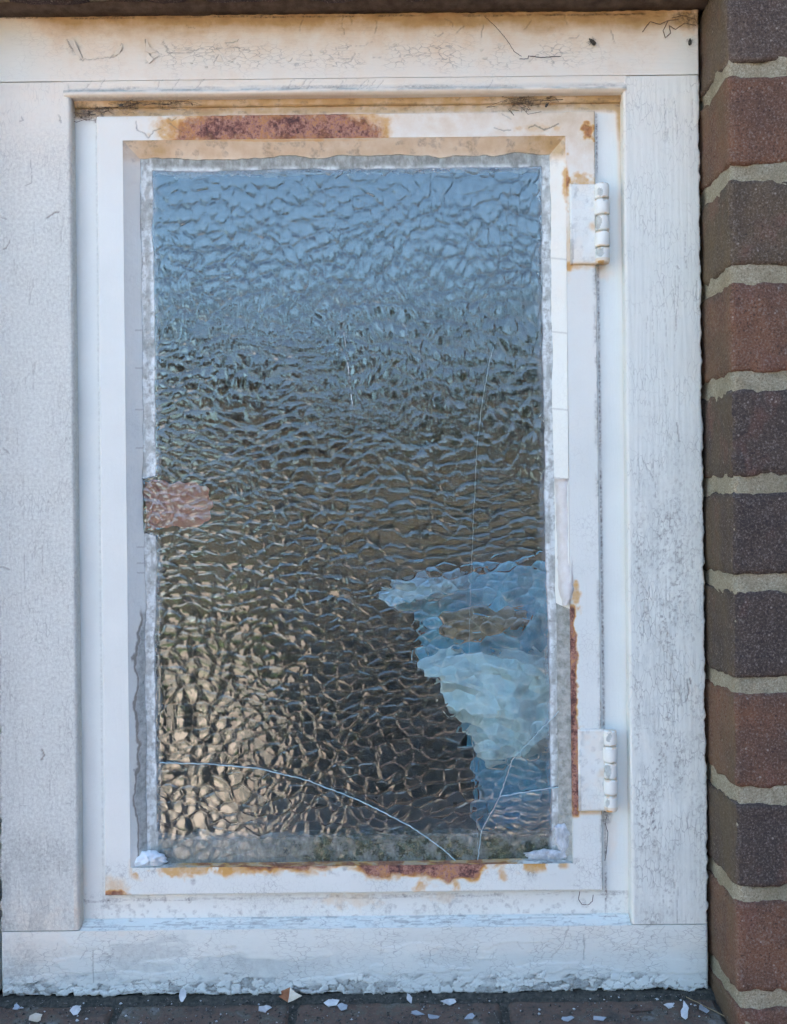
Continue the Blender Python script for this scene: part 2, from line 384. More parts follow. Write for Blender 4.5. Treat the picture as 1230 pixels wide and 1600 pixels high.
M_BAGD = simple('deep_blue_plastic', (0.05, 0.34, 0.56), (0.16, 0.55, 0.76), 60, 0.35, 0.002, 0.5)

# ------------------------------------------------------------------ setting: ground behind the viewer, garden that the glass mirrors
GZ = -1.25
def plane(name, x0, x1, y0, y1, z, mat):
    me = bpy.data.meshes.new(name); me.from_pydata([(x0, y0, z), (x1, y0, z), (x1, y1, z), (x0, y1, z)], [], [(0, 1, 2, 3)]); me.update()
    o = link(name, me, mat, None, False); o['kind'] = 'structure'; return o
M_LAWN = simple('lawn_green', (0.07, 0.095, 0.03), (0.13, 0.15, 0.06), 3, 0.95, 0.01)
M_PAVE = simple('sandy_paving', (0.56, 0.395, 0.31), (0.68, 0.495, 0.40), 2.5, 0.9, 0.003)
plane('ground', -300, 300, -300, 40, GZ, M_LAWN)
plane('patio', -7.0, 7.0, -7.0, 0.5, GZ + 0.02, M_PAVE)
M_BARK = simple('bark', (0.07, 0.05, 0.035), (0.14, 0.11, 0.08), 30, 0.95, 0.01)
M_LEAF = simple('olive_leaves', (0.035, 0.042, 0.018), (0.085, 0.082, 0.038), 4, 0.8, 0.001)
M_LEAF2 = simple('bronze_leaves', (0.055, 0.038, 0.020), (0.12, 0.082, 0.042), 4, 0.8, 0.001)
M_FENCE = simple('brown_fence_board', (0.09, 0.065, 0.045), (0.16, 0.115, 0.08), 12, 0.9, 0.003)
def leaves(name, n, fn, size, mat, parent, seed):
    rs = np.random.RandomState(seed); V = np.zeros((n * 4, 3)); c = fn(rs, n)
    a = rs.normal(size=(n, 3)); a /= np.linalg.norm(a, axis=1)[:, None]
    b = np.cross(a, rs.normal(size=(n, 3))); b /= np.linalg.norm(b, axis=1)[:, None]
    s = size * (0.6 + 0.8 * rs.rand(n))[:, None]
    for k, (i, j) in enumerate(((-1, -.5), (1, -.5), (1, .5), (-1, .5))): V[k::4] = c + a * s * i + b * s * j
    return link(name, mesh_np(name, V, np.arange(n * 4).reshape(n, 4)), mat, parent, False)
def tree(x, y, h, r, mat, seed, label):
    t = thing('garden_tree', label, 'tree', (x, y, GZ), 'trees along the end of the garden')
    rs = random.Random(seed)
    tube('trunk', [(x + rs.uniform(-.1, .1), y + rs.uniform(-.1, .1), GZ + h * 0.7 * k / 5) for k in range(6)], 0.14, M_BARK, t, 8, True)
    blobs = [(rs.gauss(0, r * .5), rs.gauss(0, r * .4), h * (0.42 + 0.55 * rs.random()) * (1 - 0.0 * k), r * rs.uniform(.28, .5)) for k in range(12)]
    def fn(R, n):
        B = np.array(blobs)[R.randint(0, len(blobs), n)]
        d = R.normal(size=(n, 3)); d /= np.linalg.norm(d, axis=1)[:, None]
        p = d * (B[:, 3] * R.rand(n) ** 0.4)[:, None] + B[:, :3]
        p[:, 2] = np.minimum(p[:, 2], h)
        return p + np.array((x, y, GZ))
    leaves('crown', 2600, fn, 0.10, mat, t, seed)
tree(-4.6, -11.5, 4.1, 1.6, M_LEAF, 3, 'broad olive green tree at the left end of the garden row')
tree(-1.7, -12.5, 3.6, 1.5, M_LEAF2, 5, 'low bronze leaved tree left of the middle of the garden')
tree(1.2, -12.0, 4.3, 1.6, M_LEAF, 8, 'tall olive green tree just right of the middle of the garden')
tree(4.2, -11.0, 3.9, 1.5, M_LEAF2, 11, 'bronze leaved tree near the right end of the garden row')
tree(7.4, -12.0, 4.4, 1.7, M_LEAF, 14, 'broad olive green tree at the right end of the garden row')
def fence():
    t = thing('garden_fence', 'brown upright board fence closing off the garden', 'fence', (0, -9.6, GZ))
    bm0 = None
    for k in range(60):
        x = -9 + k * 0.305
        if bm0 is None:
            o = boxmesh('board', -0.145, 0.145, -0.012, 0.012, 0, 1.75, M_FENCE); bm0 = o.data
        else:
            o = bpy.data.objects.new('board', bm0); COL.objects.link(o)
        o.parent = t; o.location = (x, 0.012 * (k % 2), 0.02 + 0.01 * ((k * 7) % 3))
    for z in (0.4, 1.4): boxmesh('rail', -9.2, 9.2, -9.70, -9.63, GZ + z, GZ + z + 0.08, M_FENCE, t)
fence()

def shrub(x, y, h, r, seed, label):  # row added out of view to darken the reflection in the glass
    t = thing('added_dark_shrub', label, 'shrub', (x, y, GZ), 'low dark shrubs added to darken the glass reflection')
    tube('stem', [(x, y, GZ + h * .5 * k / 3) for k in range(4)], .03, M_BARK, t, 6, True)
    def fn(R, n):
        d = R.normal(size=(n, 3)); d /= np.linalg.norm(d, axis=1)[:, None]
        p = d * (R.rand(n) ** .35)[:, None] * np.array((r, r * .7, h * .5)) * (1 + .25 * np.sin(d[:, :1] * 5 + seed)); p[:, 2] += h * .52
        return p + np.array((x, y, GZ))
    leaves('crown', 3000, fn, .030, M_LEAF3, t, seed)
M_LEAF3 = simple('dark_shrub_leaves', (0.013, 0.017, 0.022), (0.034, 0.040, 0.048), 9, .7, .001)
for i, (sx, sy, sh, sr, lb) in enumerate(((-1.75, -1.95, .98, .36, 'added dark rounded shrub at the left end of the patio'), (-1.08, -2.0, 1.04, .34, 'added dark shrub left of the gap in the patio row'),
                                     (-.10, -1.9, 1.04, .33, 'added dark shrub just right of the gap in the patio row'), (.42, -2.0, 1.12, .34, 'tallest added dark shrub in the middle of the patio row'),
                                     (.96, -1.9, 1.04, .34, 'added dark shrub fifth from the left along the patio'), (1.52, -2.0, .98, .34, 'small added dark shrub at the right end of the patio'))):
    shrub(sx, sy, sh, sr, 40 + i, lb)

# room behind the glass (a closed box with the window hole)
def room():
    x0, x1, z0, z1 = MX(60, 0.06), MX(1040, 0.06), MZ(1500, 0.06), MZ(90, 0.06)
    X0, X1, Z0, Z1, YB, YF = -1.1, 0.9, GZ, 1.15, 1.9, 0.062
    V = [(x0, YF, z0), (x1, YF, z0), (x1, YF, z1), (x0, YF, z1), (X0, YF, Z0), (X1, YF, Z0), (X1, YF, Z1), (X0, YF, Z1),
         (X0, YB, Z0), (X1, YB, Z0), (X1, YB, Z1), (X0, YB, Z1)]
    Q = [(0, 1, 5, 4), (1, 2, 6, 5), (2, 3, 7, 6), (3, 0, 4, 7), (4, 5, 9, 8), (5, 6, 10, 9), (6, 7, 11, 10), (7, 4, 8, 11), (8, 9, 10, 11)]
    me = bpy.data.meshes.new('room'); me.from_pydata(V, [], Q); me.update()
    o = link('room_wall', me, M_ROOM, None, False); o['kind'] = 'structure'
room()

# ------------------------------------------------------------------ brickwork
ZS, ZB = MZ(19), MZ(1554)       # soffit above, sill below
YW = -0.055                      # outer face of the brickwork
XR = MX(1105.5)                  # reveal side of the right pier
XL = MX(-150)
JOINTS = [0.394, 0.319, 0.2437, 0.1695, 0.092, 0.017, -0.054, -0.129, -0.209, -0.280, -0.357, -0.432, -0.507]
def brick_mesh(name, w, h, d, seed, res=0.005):
    """rounded rough brick, left-front-bottom corner of its box at 0; front at y=0"""
    bm = bmesh.new(); bmesh.ops.create_cube(bm, size=1)
    for v in bm.verts: v.co = Vector(((v.co.x + .5) * w, (v.co.y + .5) * d, (v.co.z + .5) * h))
    for ax, L in ((0, w), (1, d), (2, h)):
        n = max(2, int(L / (res if ax != 1 else res * 1.6)))
        for i in range(1, n):
            c = [0, 0, 0]; c[ax] = L * i / n; no = [0, 0, 0]; no[ax] = 1
            bmesh.ops.bisect_plane(bm, geom=bm.verts[:] + bm.edges[:] + bm.faces[:], plane_co=c, plane_no=no)
    me = bpy.data.meshes.new(name); bm.to_mesh(me); bm.free()
    n = len(me.vertices); V = np.zeros(n * 3); me.vertices.foreach_get('co', V); V = V.reshape(-1, 3)
    r = 0.0035; lim = np.array([w, d, h])
    core = np.clip(V, r, lim - r); dl = V - core; ln = np.linalg.norm(dl, axis=1)
    m = ln > 1e-9; N = np.zeros_like(V); N[m] = dl[m] / ln[m][:, None]
    V[m] = core[m] + N[m] * r
    k = 1000.0
    e = fbm(V[:, 0] * k / 14 + V[:, 1] * k / 9, V[:, 2] * k / 12 + seed * 3.1, seed, 4) - 0.5
    e2 = fbm(V[:, 0] * k / 5 - V[:, 1] * k / 6, V[:, 2] * k / 5, seed + 50, 3) - 0.5
    corner = (np.abs(dl) > 1e-9).sum(1) >= 2
    amp = np.where(corner, 0.0060, 0.0024)
    e3 = fbm(V[:, 0] * k / 2.2 + V[:, 1] * k / 2.6, V[:, 2] * k / 2.2, seed + 90, 2) - 0.5
    V += N * (e * amp + e2 * 0.0016 + e3 * 0.0012)[:, None]
    # slightly wavy outline
    V[:, 2] += (fbm(V[:, 0] * k / 25, V[:, 1] * k / 25, seed + 9, 2) - 0.5) * 0.003
    me.vertices.foreach_set('co', V.ravel()); me.update()
    me.materials.append(M_BRICK); me.polygons.foreach_set('use_smooth', np.ones(len(me.polygons), bool))
    return me
BC = dict(g=(0.132, 0.094, 0.070), r=(0.205, 0.102, 0.060), b=(0.088, 0.065, 0.052), m=(0.160, 0.090, 0.056), n=(0.142, 0.102, 0.064))
def put_brick(me, loc, col, parent):
    o = bpy.data.objects.new('brick', me); COL.objects.link(o); o.parent = parent
    o.location = Vector(loc) - org(parent); o.color = (*col, 1); return o
def pier(x_edge, side, label, colors, cols):
    """side +1: pier runs to the right from x_edge; -1: to the left"""
    t = thing('brick_wall', label, 'wall', (x_edge, YW, JOINTS[-1]))
    J = 0.0054
    for i in range(len(JOINTS) - 1):
        z1, z0 = JOINTS[i] - J, JOINTS[i + 1] + J
        x = x_edge; rs = random.Random(i * 5 + side + 3)
        for c in range(cols):
            w = 0.1025 if (c == 0 and i % 2) else 0.215
            if c == 0:
                me = brick_mesh('brick', w, z1 - z0, 0.1025, i * 10 + c + (0 if side > 0 else 400), 0.0032 if side > 0 else 0.012)
                col = BC[colors[i % len(colors)]]
            else:
                me = brick_mesh('brick', w, z1 - z0, 0.1025, i * 10 + c + 700, 0.014)
                col = BC[rs.choice('grbmn')]
            xx = x if side > 0 else x - w
            put_brick(me, (xx, YW, z0), col, t); x += side * (w + 0.012)
    # mortar body, a little back from the brick faces, wrapped round the corner
    x_far = x_edge + side * (0.215 + 0.012) * cols * 1.0
    a, b = (x_edge + 0.0017, x_far) if side > 0 else (x_far, x_edge - 0.0017)
    zb, zt = JOINTS[-1], JOINTS[0]
    me = brick_mesh('mortar', b - a, zt - zb, 0.098, 77 + side, 0.0042 if side > 0 else 0.02)
    me.materials.clear(); me.materials.append(M_MORTAR)
    o = bpy.data.objects.new('mortar', me); COL.objects.link(o); o.parent = t
    o.location = Vector((a, YW + 0.0018, zb)) - org(t)
    return t
pier(XR, 1, 'purple brown brick wall with sandy mortar joints right of the window', 'ggrnrbbbrbr'.replace('gg', 'g') + 'rb', 2)
pier(XL, -1, 'brick wall just beyond the left edge of the window frame', 'rgbmn', 2)

# the rest of the house: plain brick masses round the built courses, eaves and roof; they shade this wall, with one light-blocking wall added
def house():
    g = NG('house_brickwork'); b = g.n('TexBrick'); g.put(b.inputs['Vector'], g.n('TexCoord').outputs['Object'])
    mp = g.n('Mapping'); g.put(mp.inputs[0], g.pos); mp.inputs['Rotation'].default_value = (math.radians(90), 0, 0); g.put(b.inputs['Vector'], mp.outputs[0])
    b.inputs['Scale'].default_value = 1.0; b.inputs['Brick Width'].default_value = .225; b.inputs['Row Height'].default_value = .075; b.inputs['Mortar Size'].default_value = .006
    for k, c in (('Color1', (.13, .085, .075, 1)), ('Color2', (.08, .065, .07, 1)), ('Mortar', (.30, .27, .22, 1))): b.inputs[k].default_value = c
    m = g.done(g.bsdf(b.outputs[0], .9, g.bump(g.noise(300, 4, .7), .001, .8), .2))
    t = thing('house', 'brick house around the small window with tiled roof and eaves', 'house', (0, .05, GZ))
    xl, xr = XL - .455, XR + .455; y0, y1 = YW + .001, .06
    boxmesh('wall', -4.5, xl, y0, y1, GZ, 1.5, m, t); boxmesh('wall', xr, 4.5, y0, y1, GZ, 1.5, m, t)
    boxmesh('wall', xl, xr, y0, y1, GZ, JOINTS[-1], m, t); boxmesh('wall', xl, xr, y0, y1, ZS + .221, 1.5, m, t)
    boxmesh('wall', xl, XL, YW + .002, y1, ZS + .006, ZS + .221, m, t); boxmesh('wall', XR, xr, YW + .002, y1, ZS + .006, ZS + .221, m, t)
    boxmesh('apron', XL, XR, YW + .002, y1, JOINTS[-1], ZB - .131, m, t)
    boxmesh('added_blocking_wall', 2.1, 2.4, -5.0, YW, GZ, 1.9, m, t)  # unseen wall added to cut the light from the right
    mt = simple('roof_tile', (.10, .06, .045), (.17, .10, .075), 9, .9, .004)
    for sgn in (-1, 1):
        V = [(-4.8, 3 - 3.4 * sgn, 1.44), (4.8, 3 - 3.4 * sgn, 1.44), (4.8, 3, 3.1), (-4.8, 3, 3.1)]; V += [(x, y, z + .08) for x, y, z in V]
        me = bpy.data.meshes.new('roof'); me.from_pydata(V, [], [(0, 1, 2, 3), (4, 5, 6, 7), (0, 1, 5, 4), (1, 2, 6, 5), (2, 3, 7, 6), (3, 0, 4, 7)]); me.update(); link('roof_slope', me, mt, t, False)
    boxmesh('fascia', -4.8, 4.8, -.42, -.395, 1.34, 1.52, simple('white_fascia', (.6, .6, .58), (.7, .7, .68), 6, .5), t)
    for x in (-4.5, 4.4): boxmesh('gable_wall', x, x + .1, .06, 6, GZ, 1.5, m, t)
    boxmesh('rear_wall', -4.4, 4.4, 5.9, 6, GZ, 1.5, m, t)
house()

# soldier course over the window, and the mastic line
def lintel():
    t = thing('brick_lintel', 'dark soldier brick course over the window head', 'lintel', (0, YW, ZS))
    x = MX(150, -0.03) - 0.075 * 6 + 0.006
    k = 0
    while x < 0.55:
        me = brick_mesh('brick', 0.064, 0.215, 0.1025, 900 + k, 0.008)
        put_brick(me, (x, YW, ZS + 0.0025), (0.060, 0.048, 0.055) if k % 3 else (0.075, 0.050, 0.05), t)
        x += 0.075; k += 1
    boxmesh('mortar', -0.70, 0.62, YW + 0.003, 0.05, ZS + 0.0045, ZS + 0.21, M_MORTAR, t)
    def hf(px, py, x, z): return fbm(x / 6, z / 3, 5, 4) * 1.4
    # mastic: a strip under the soffit, hugging the frame
    A = (XL - 0.02, -0.0125, ZS - 0.0008); B = (XR + 0.002, -0.0125, ZS - 0.0008)
    n = 240; V = []; Q = []
    xs = np.linspace(A[0], B[0], n)
    for i, xx in enumerate(xs):
        j = (fbm(np.array([xx * 90]), np.array([2.0]), 4, 3)[0] - .5)
        for (yy, zz) in ((-0.0135 + j * .003, ZS + 0.004), (-0.0125 + j * .004, ZS + 0.0006), (-0.006, ZS - 0.0006 + j * .0012), (0.001, ZS - 0.0010 + j * .0014), (0.003, ZS + 0.004)):
            V.append((xx, yy, zz))
    for i in range(n - 1):
        for k in range(4): Q.append((i * 5 + k, i * 5 + k + 1, i * 5 + 6 + k, i * 5 + 5 + k))
    me = bpy.data.meshes.new('mastic'); me.from_pydata(V, [], Q); me.update()
    link('mastic_strip', me, M_MASTIC, t)
lintel()

# tiled sill below, leaning slightly outward
def sill():
    t = thing('tiled_sill', 'grimy red quarry tile sill under the window', 'window sill', (0, -0.05, ZB - 0.03))
    edges = [MX(p, -0.03) for p in (-460, -150, 165, 447, 783, 1098, 1400)]
    edges[-2] = XR - 0.001
    for i in range(len(edges) - 2):
        a, b = edges[i] + 0.003, edges[i + 1] - (0.003 if i < 4 else 0.001)
        if i == 0: a = XL + 0.002; 
        if b <= a: continue
        nx, ny = max(4, int((b - a) / 0.0022)), 40
        u, v = np.meshgrid(np.linspace(a, b, nx), np.linspace(-0.085, -0.009, ny))
        hz = ZB - 0.0012 + (v + 0.009) * 0.10 + (fbm(u * 120, v * 120, 60 + i, 4) - .5) * 0.0022
        d = np.minimum(np.minimum(u - a, b - u), np.minimum(v + 0.085, -0.009 - v)); r = 0.003
        d = np.clip(d, 0, r); hz = hz - (r - np.sqrt(np.maximum(r * r - (r - d) ** 2, 0)))
        V = np.stack([u, v, hz], -1).reshape(-1, 3); I = np.arange(nx * ny).reshape(ny, nx)
        Q = np.stack([I[:-1, :-1], I[:-1, 1:], I[1:, 1:], I[1:, :-1]], -1).reshape(-1, 4)
        ring = np.concatenate([I[0, :-1], I[:-1, -1], I[-1, :0:-1], I[:0:-1, 0]]); R = V[ring].copy(); R[:, 2] = ZB - 0.03
        j = np.arange(len(ring)) + nx * ny
        Q = np.concatenate([Q, np.stack([ring, j, np.roll(j, -1), np.roll(ring, -1)], -1)]); V = np.concatenate([V, R])
        link('tile', mesh_np('tile', V, Q), M_TILE, t)
    # bed and the grimy joint against the frame
    nx, ny = 320, 14
    u, v = np.meshgrid(np.linspace(XL, XR + 0.003, nx), np.linspace(-0.082, 0.006, 30))
    hz = ZB - 0.0042 + (v + 0.009) * 0.10 + (fbm(u * 260, v * 260, 71, 4) - .5) * 0.0030 + ss(-0.012, -0.002, v) * 0.0035
    V = np.stack([u, v, hz], -1).reshape(-1, 3); I = np.arange(u.size).reshape(u.shape)
    Q = np.stack([I[:-1, :-1], I[:-1, 1:], I[1:, 1:], I[1:, :-1]], -1).reshape(-1, 4)
    link('grout', mesh_np('grout', V, Q), M_GRIME, t)
    me = brick_mesh('bed', XR - XL + 0.1, 0.10, 0.10, 5, 0.03); me.materials.clear(); me.materials.append(M_MORTAR)
    o = bpy.data.objects.new('mortar_bed', me); COL.objects.link(o); o.parent = t; o.location = Vector((XL - 0.05, YW + 0.004, ZB - 0.13)) - org(t)
sill()

# ------------------------------------------------------------------ cracks drawn as polylines in photo pixels
rc = random.Random(12)
def wander(x, y, n, sx, sy, ang):
    p = [(x, y)]
    for _ in range(n):
        ang += rc.choice((-.7, -.3, .3, .7)); x += sx * math.cos(ang) * rc.uniform(.5, 1.2); y += sy * math.sin(ang) * rc.uniform(.5, 1.2); p.append((x, y))
    return p
HEAD_CR = [([(105, 62), (112, 75), (122, 82), (130, 94)], 1.4), ([(172, 90), (188, 78), (190, 68)], .9), ([(160, 91), (178, 89), (186, 84)], .8), ([(228, 62), (230, 76), (244, 80)], 1.4), ([(232, 80), (238, 92), (229, 98)], 1.1),
           ([(238, 92), (250, 88)], 1.0), ([(125, 93), (150, 92), (165, 90)], 0.8), ([(335, 97), (342, 86), (348, 96)], 1.0), ([(258, 68), (266, 82), (300, 82), (305, 77)], 0.8)]
for k in range(13):
    x = rc.uniform(250, 880); y = rc.gauss(82, 12)
    HEAD_CR.append((wander(x, y, rc.randint(2, 6), 9, 4.5, rc.choice((0, math.pi))), rc.uniform(0.1, .7)))
    if k % 2: HEAD_CR.append((wander(x, y, 2, 4, 7, rc.choice((1.4, -1.4))), 0.35))
for k in range(14):
    HEAD_CR.append((wander(rc.uniform(200, 1000), rc.uniform(28, 60), 3, 7, 7, rc.uniform(0, 6)), 0.6))
for k in range(14):
    x = rc.uniform(110, 960); HEAD_CR.append(([(x, 141), (x + rc.uniform(4, 12), 132 - rc.uniform(0, 5)), (x + rc.uniform(8, 16), 124)], 0.3))
LJ_CR = [([(4, 390), (10, 388), (16, 375)], 1.2), ([(74, 340), (84, 333), (92, 331)], 1.6), ([(30, 190), (36, 188), (34, 182)], 0.9), ([(92, 180), (95, 192)], 1.0), ([(48, 250), (50, 285), (40, 290)], 0.8),
         ([(2, 340), (10, 342)], 1.0), ([(66, 1172), (69, 1180), (65, 1187)], 2.6), ([(5, 700), (14, 708)], 1.0), ([(0, 885), (14, 890)], 1.2)]
for k in range(26):
    x = rc.uniform(10, 108); y = rc.uniform(150, 1430); LJ_CR.append((wander(x, y, rc.randint(2, 5), 2.0, 14, 1.57), rc.uniform(.05, .3)))
RJ_CR = [([(1058, 660), (1062, 690)], 1.2), ([(1074, 1062), (1077, 1080), (1073, 1095)], 2.2), ([(1058, 415), (1062, 420)], 1.4), ([(1078, 1060), (1080, 1068)], 2.0), ([(1005, 720), (1020, 745)], .6)]
for k in range(46):
    x = rc.choice((rc.uniform(990, 1090), rc.gauss(1052, 14))); y = rc.uniform(140, 1430); RJ_CR.append((wander(x, y, rc.randint(2, 6), 1.5, 20, 1.57), rc.uniform(.05, .35)))
SILL_CR = [([(880, 1432), (890, 1442), (880, 1475), (862, 1495)], .6), ([(912, 1460), (914, 1480), (912, 1500)], 1.0), ([(145, 1485), (146, 1535)], .9)]
for k in range(40):
    SILL_CR.append((wander(rc.uniform(10, 1095), rc.uniform(1455, 1545), 3, 7, 7, rc.uniform(0, 6)), rc.uniform(.1, .4)))
def cracks(px, py, lst):
    m = np.zeros(px.shape)
    jx = (fbm(px / 4, py / 4, 91, 3) - .5) * 2.4; jy = (fbm(px / 4, py / 4, 57, 3) - .5) * 2.4
    for pts, w in lst:
        xs = [p[0] for p in pts]; ys = [p[1] for p in pts]
        sel = (px > min(xs) - 8) & (px < max(xs) + 8) & (py > min(ys) - 8) & (py < max(ys) + 8)
        if not sel.any(): continue
        d = line_d(px[sel] + jx[sel], py[sel] + jy[sel], pts)
        m[sel] = np.maximum(m[sel], (1 - ss(w * 0.42, w * 0.42 + 0.8, d)) * min(1, .45 + .4 * w))
    return m
def blob(px, py, x, y, rx, ry, seed=1, amt=0.6):
    d = np.hypot((px - x) / rx, (py - y) / ry) + (fbm(px / 10, py / 10, seed, 5) - .5) * amt * 1.3
    return 1 - ss(0.25, 1.15, d)

# ------------------------------------------------------------------ timber frame
XO0, XO1, ZO0, ZO1 = MX(-6), MX(1100), MZ(1553), MZ(19.5)
XI0, XI1, ZI0, ZI1 = MX(117), MX(981), MZ(1441), MZ(147)
ZJ1, ZJ0 = MZ(122), MZ(1449)      # shoulder lines where the uprights meet head and sill
frame = thing('window_frame', 'white painted timber window frame with crazed flaking paint', 'window frame', ((XO0 + XO1) / 2, 0.03, ZO0))
def und(px, py, x, z):            # slow unevenness of old brushed timber, mm
    return (fbm(x / 60, z / 60, 3, 3) - .5) * 0.8 + (fbm(x / 12, z / 12, 8, 3) - .5) * 0.25
def head_h(px, py, x, z):
    c = cracks(px, py, HEAD_CR)
    lip = np.exp(-((py + (px - 615) * 0.0108 - 142) / 5.0) ** 2) * 2.2 * ss(96, 112, px) * (1 - ss(972, 984, px))
    gro = np.exp(-((py + (px - 615) * 0.0108 - 131) / 3.0) ** 2) * 0.5
    top = ss(30, 22, py) * (fbm(px / 9, py / 3, 23, 3) - .35) * 2.2
    return und(px, py, x, z) - 0.5 * c + lip - gro + top + 0.25 * ss(.2, .6, cracks(px + 1.5, py + 1.5, HEAD_CR)) * (1 - c)
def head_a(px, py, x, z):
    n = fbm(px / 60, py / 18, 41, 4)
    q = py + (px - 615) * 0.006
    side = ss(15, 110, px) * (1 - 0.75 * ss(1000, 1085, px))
    st = (0.33 + 0.10 * ss(110, 40, q)) * (.35 + .65 * side) + 0.58 * ss(58, 18, q + (n - .5) * 24) * (0.45 + 0.55 * side)  # cream carries painted warm bounce light; tan along the top is staining
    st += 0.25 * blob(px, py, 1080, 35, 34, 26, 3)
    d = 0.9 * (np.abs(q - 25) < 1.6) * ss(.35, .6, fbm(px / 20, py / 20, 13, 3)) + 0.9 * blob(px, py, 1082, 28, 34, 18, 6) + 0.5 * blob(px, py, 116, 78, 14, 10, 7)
    d = d + 0.55 * ss(141, 136, q) * ss(130, 135, q) * ss(.35, .65, fbm(px / 40, py / 6, 14, 4)) + 0.4 * np.exp(-((q - 151) / 3.0) ** 2)  # lowest line paints the shadow below the lip; groove line is dirt
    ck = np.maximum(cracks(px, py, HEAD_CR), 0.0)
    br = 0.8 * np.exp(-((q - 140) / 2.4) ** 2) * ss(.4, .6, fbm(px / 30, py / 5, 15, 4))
    return dict(stain_and_light=np.clip(st, 0, 1), dirt_and_shade=np.clip(d, 0, 1), crack=ck * 0.75, bare=np.clip(br, 0, 1), crk=0.25 + 0.75 * ss(62, 76, q) * ss(112, 98, q) * ss(200, 280, px) * ss(960, 880, px), rust=0 * px)
def jl_h(px, py, x, z): return und(px, py, x, z) - 0.4 * cracks(px, py, LJ_CR) - 0.25 * (fbm(x / 1.5, z / 30, 77, 3) - .5)
def jl_a(px, py, x, z):
    d = 0.55 * ss(122 + 6, 116, px) * ss(150, 260, py) * 0.5 + 0.25 * ss(1250, 1430, py) * ss(.4, .65, fbm(px / 50, py / 50, 21, 4)) + 0.7 * ss(6, 0, px - (py - 800) * .011 + 6) * ss(650, 720, py)
    st = 0.26 * ss(420, 130, py) + 0.04 + 0.20 * blob(px, py, 60, 1440, 60, 60, 12) + 0.25 * (np.abs(px - 121) < 6) * ss(1330, 1400, py)  # upper part warmed as painted bounce light; lower marks are stains
    br = 0.30 * ss(1200, 1440, py) * ss(.45, .65, fbm(px / 30, py / 60, 61, 4)) + 0.15 * ss(60, 0, px)
    return dict(stain_and_light=np.clip(st, 0, 1), dirt_and_shade=np.clip(d, 0, 1), crack=cracks(px, py, LJ_CR) * .8, bare=np.clip(br, 0, 1), crk=0.40 + 0.2 * ss(500, 900, py), rust=0 * px)
def jr_h(px, py, x, z): return und(px, py, x, z) - 0.4 * cracks(px, py, RJ_CR) - 0.35 * (fbm(x / 1.3, z / 40, 78, 3) - .5)
def jr_a(px, py, x, z):
    worn = ss(560, 950, py) * (1 - 0.3 * ss(1250, 1400, py)) * ss(985, 1000, px) * (1 - 0.55 * ss(1058, 1075, px))
    sp = ss(.50, .68, fbm(px / 3.2, py / 4.5, 31, 3)) * ss(.30, .60, fbm(px / 26, py / 80, 32, 3))
    d = 0.75 * worn * sp + 0.5 * ss(1094, 1100, px - (py - 800) * .0105) * ss(.4, .6, fbm(px / 10, py / 20, 33, 3))
    st = 0.16 * ss(420, 130, py) + 0.03 + 0.12 * ss(990, 982, px - (py - 800) * .0105)  # painted warm light towards the top, slight staining at the inner edge
    return dict(stain_and_light=np.clip(st, 0, 1), dirt_and_shade=np.clip(d, 0, 1), crack=cracks(px, py, RJ_CR) * .75, bare=0.25 * worn * ss(.4, .6, fbm(px / 20, py / 40, 35, 4)), crk=0.55 + 0.45 * worn, rust=0 * px)
def scale_mask(px, py):
    q = py + (px - 615) * 0.0108
    return ss(1522, 1538, q + (fbm(px / 30, py / 12, 51, 3) - .5) * 36), q
def sill_h(px, py, x, z):
    m, q = scale_mask(px, py)
    f1, f2, cid = voro(px / 19 + (fbm(px / 9, py / 9, 2, 3) - .5) * .8, py / 11 + (fbm(px / 9, py / 9, 5, 3) - .5) * .8, 4, 1.0)
    e = ss(0.0, 0.12, f2 - f1)
    big = (cid - .45) * 0.9 * m * e + .55 * np.minimum(f1, .7) * m * e - 0.6 * m * (1 - e)
    lost = ss(.72, .76, cid) * m * -0.9
    f1b, f2b, cb = voro(px / 120, py / 34, 9)
    shell = 0.35 * ss(.52, .56, fbm(px / 70, py / 24, 46, 4)) * ss(1455, 1475, q)
    ledge = -ss(1452, 1438, q) * 1.5
    return und(px, py, x, z) + big + lost + shell + ledge - 0.35 * cracks(px, py, SILL_CR)
def sill_a(px, py, x, z):
    m, q = scale_mask(px, py)
    f1, f2, cid = voro(px / 19 + (fbm(px / 9, py / 9, 2, 3) - .5) * .8, py / 11 + (fbm(px / 9, py / 9, 5, 3) - .5) * .8, 4, 1.0)
    e = 1 - ss(0.0, 0.10, f2 - f1)
    ck = np.maximum(0.8 * e * m, cracks(px, py, SILL_CR) * .7)
    grey = ss(.47, .53, fbm(px / 70, py / 24, 46, 4)) * 0.0 + ss(.60, .42, fbm(px / 70, py / 24, 46, 5)) * (0.34 * blob(px, py, 240, 1490, 150, 50, 4) + 0.34 * blob(px, py, 430, 1490, 110, 40, 5) + 0.10)
    d = 0.55 * np.exp(-((q - 1441) / 3.0) ** 2) * ss(.45, .6, fbm(px / 30, py / 6, 44, 4)) + 0.25 * ss(1540, 1556, q) + 0.35 * blob(px, py, 30, 1510, 40, 60, 8) + .4 * (cid > .74) * m
    st = 0.22 * blob(px, py, 60, 1480, 70, 60, 14) + 0.22 * blob(px, py, 200, 1450, 90, 22, 15) + 0.12 * blob(px, py, 900, 1452, 120, 22, 16)
    return dict(stain_and_light=np.clip(st, 0, 1), dirt_and_shade=np.clip(d, 0, 1), crack=np.clip(ck, 0, 1), bare=np.clip(grey * ss(1450, 1465, q) + (cid > .74) * m * .6, 0, 1), crk=0.8 + 0 * px, rust=0 * px)
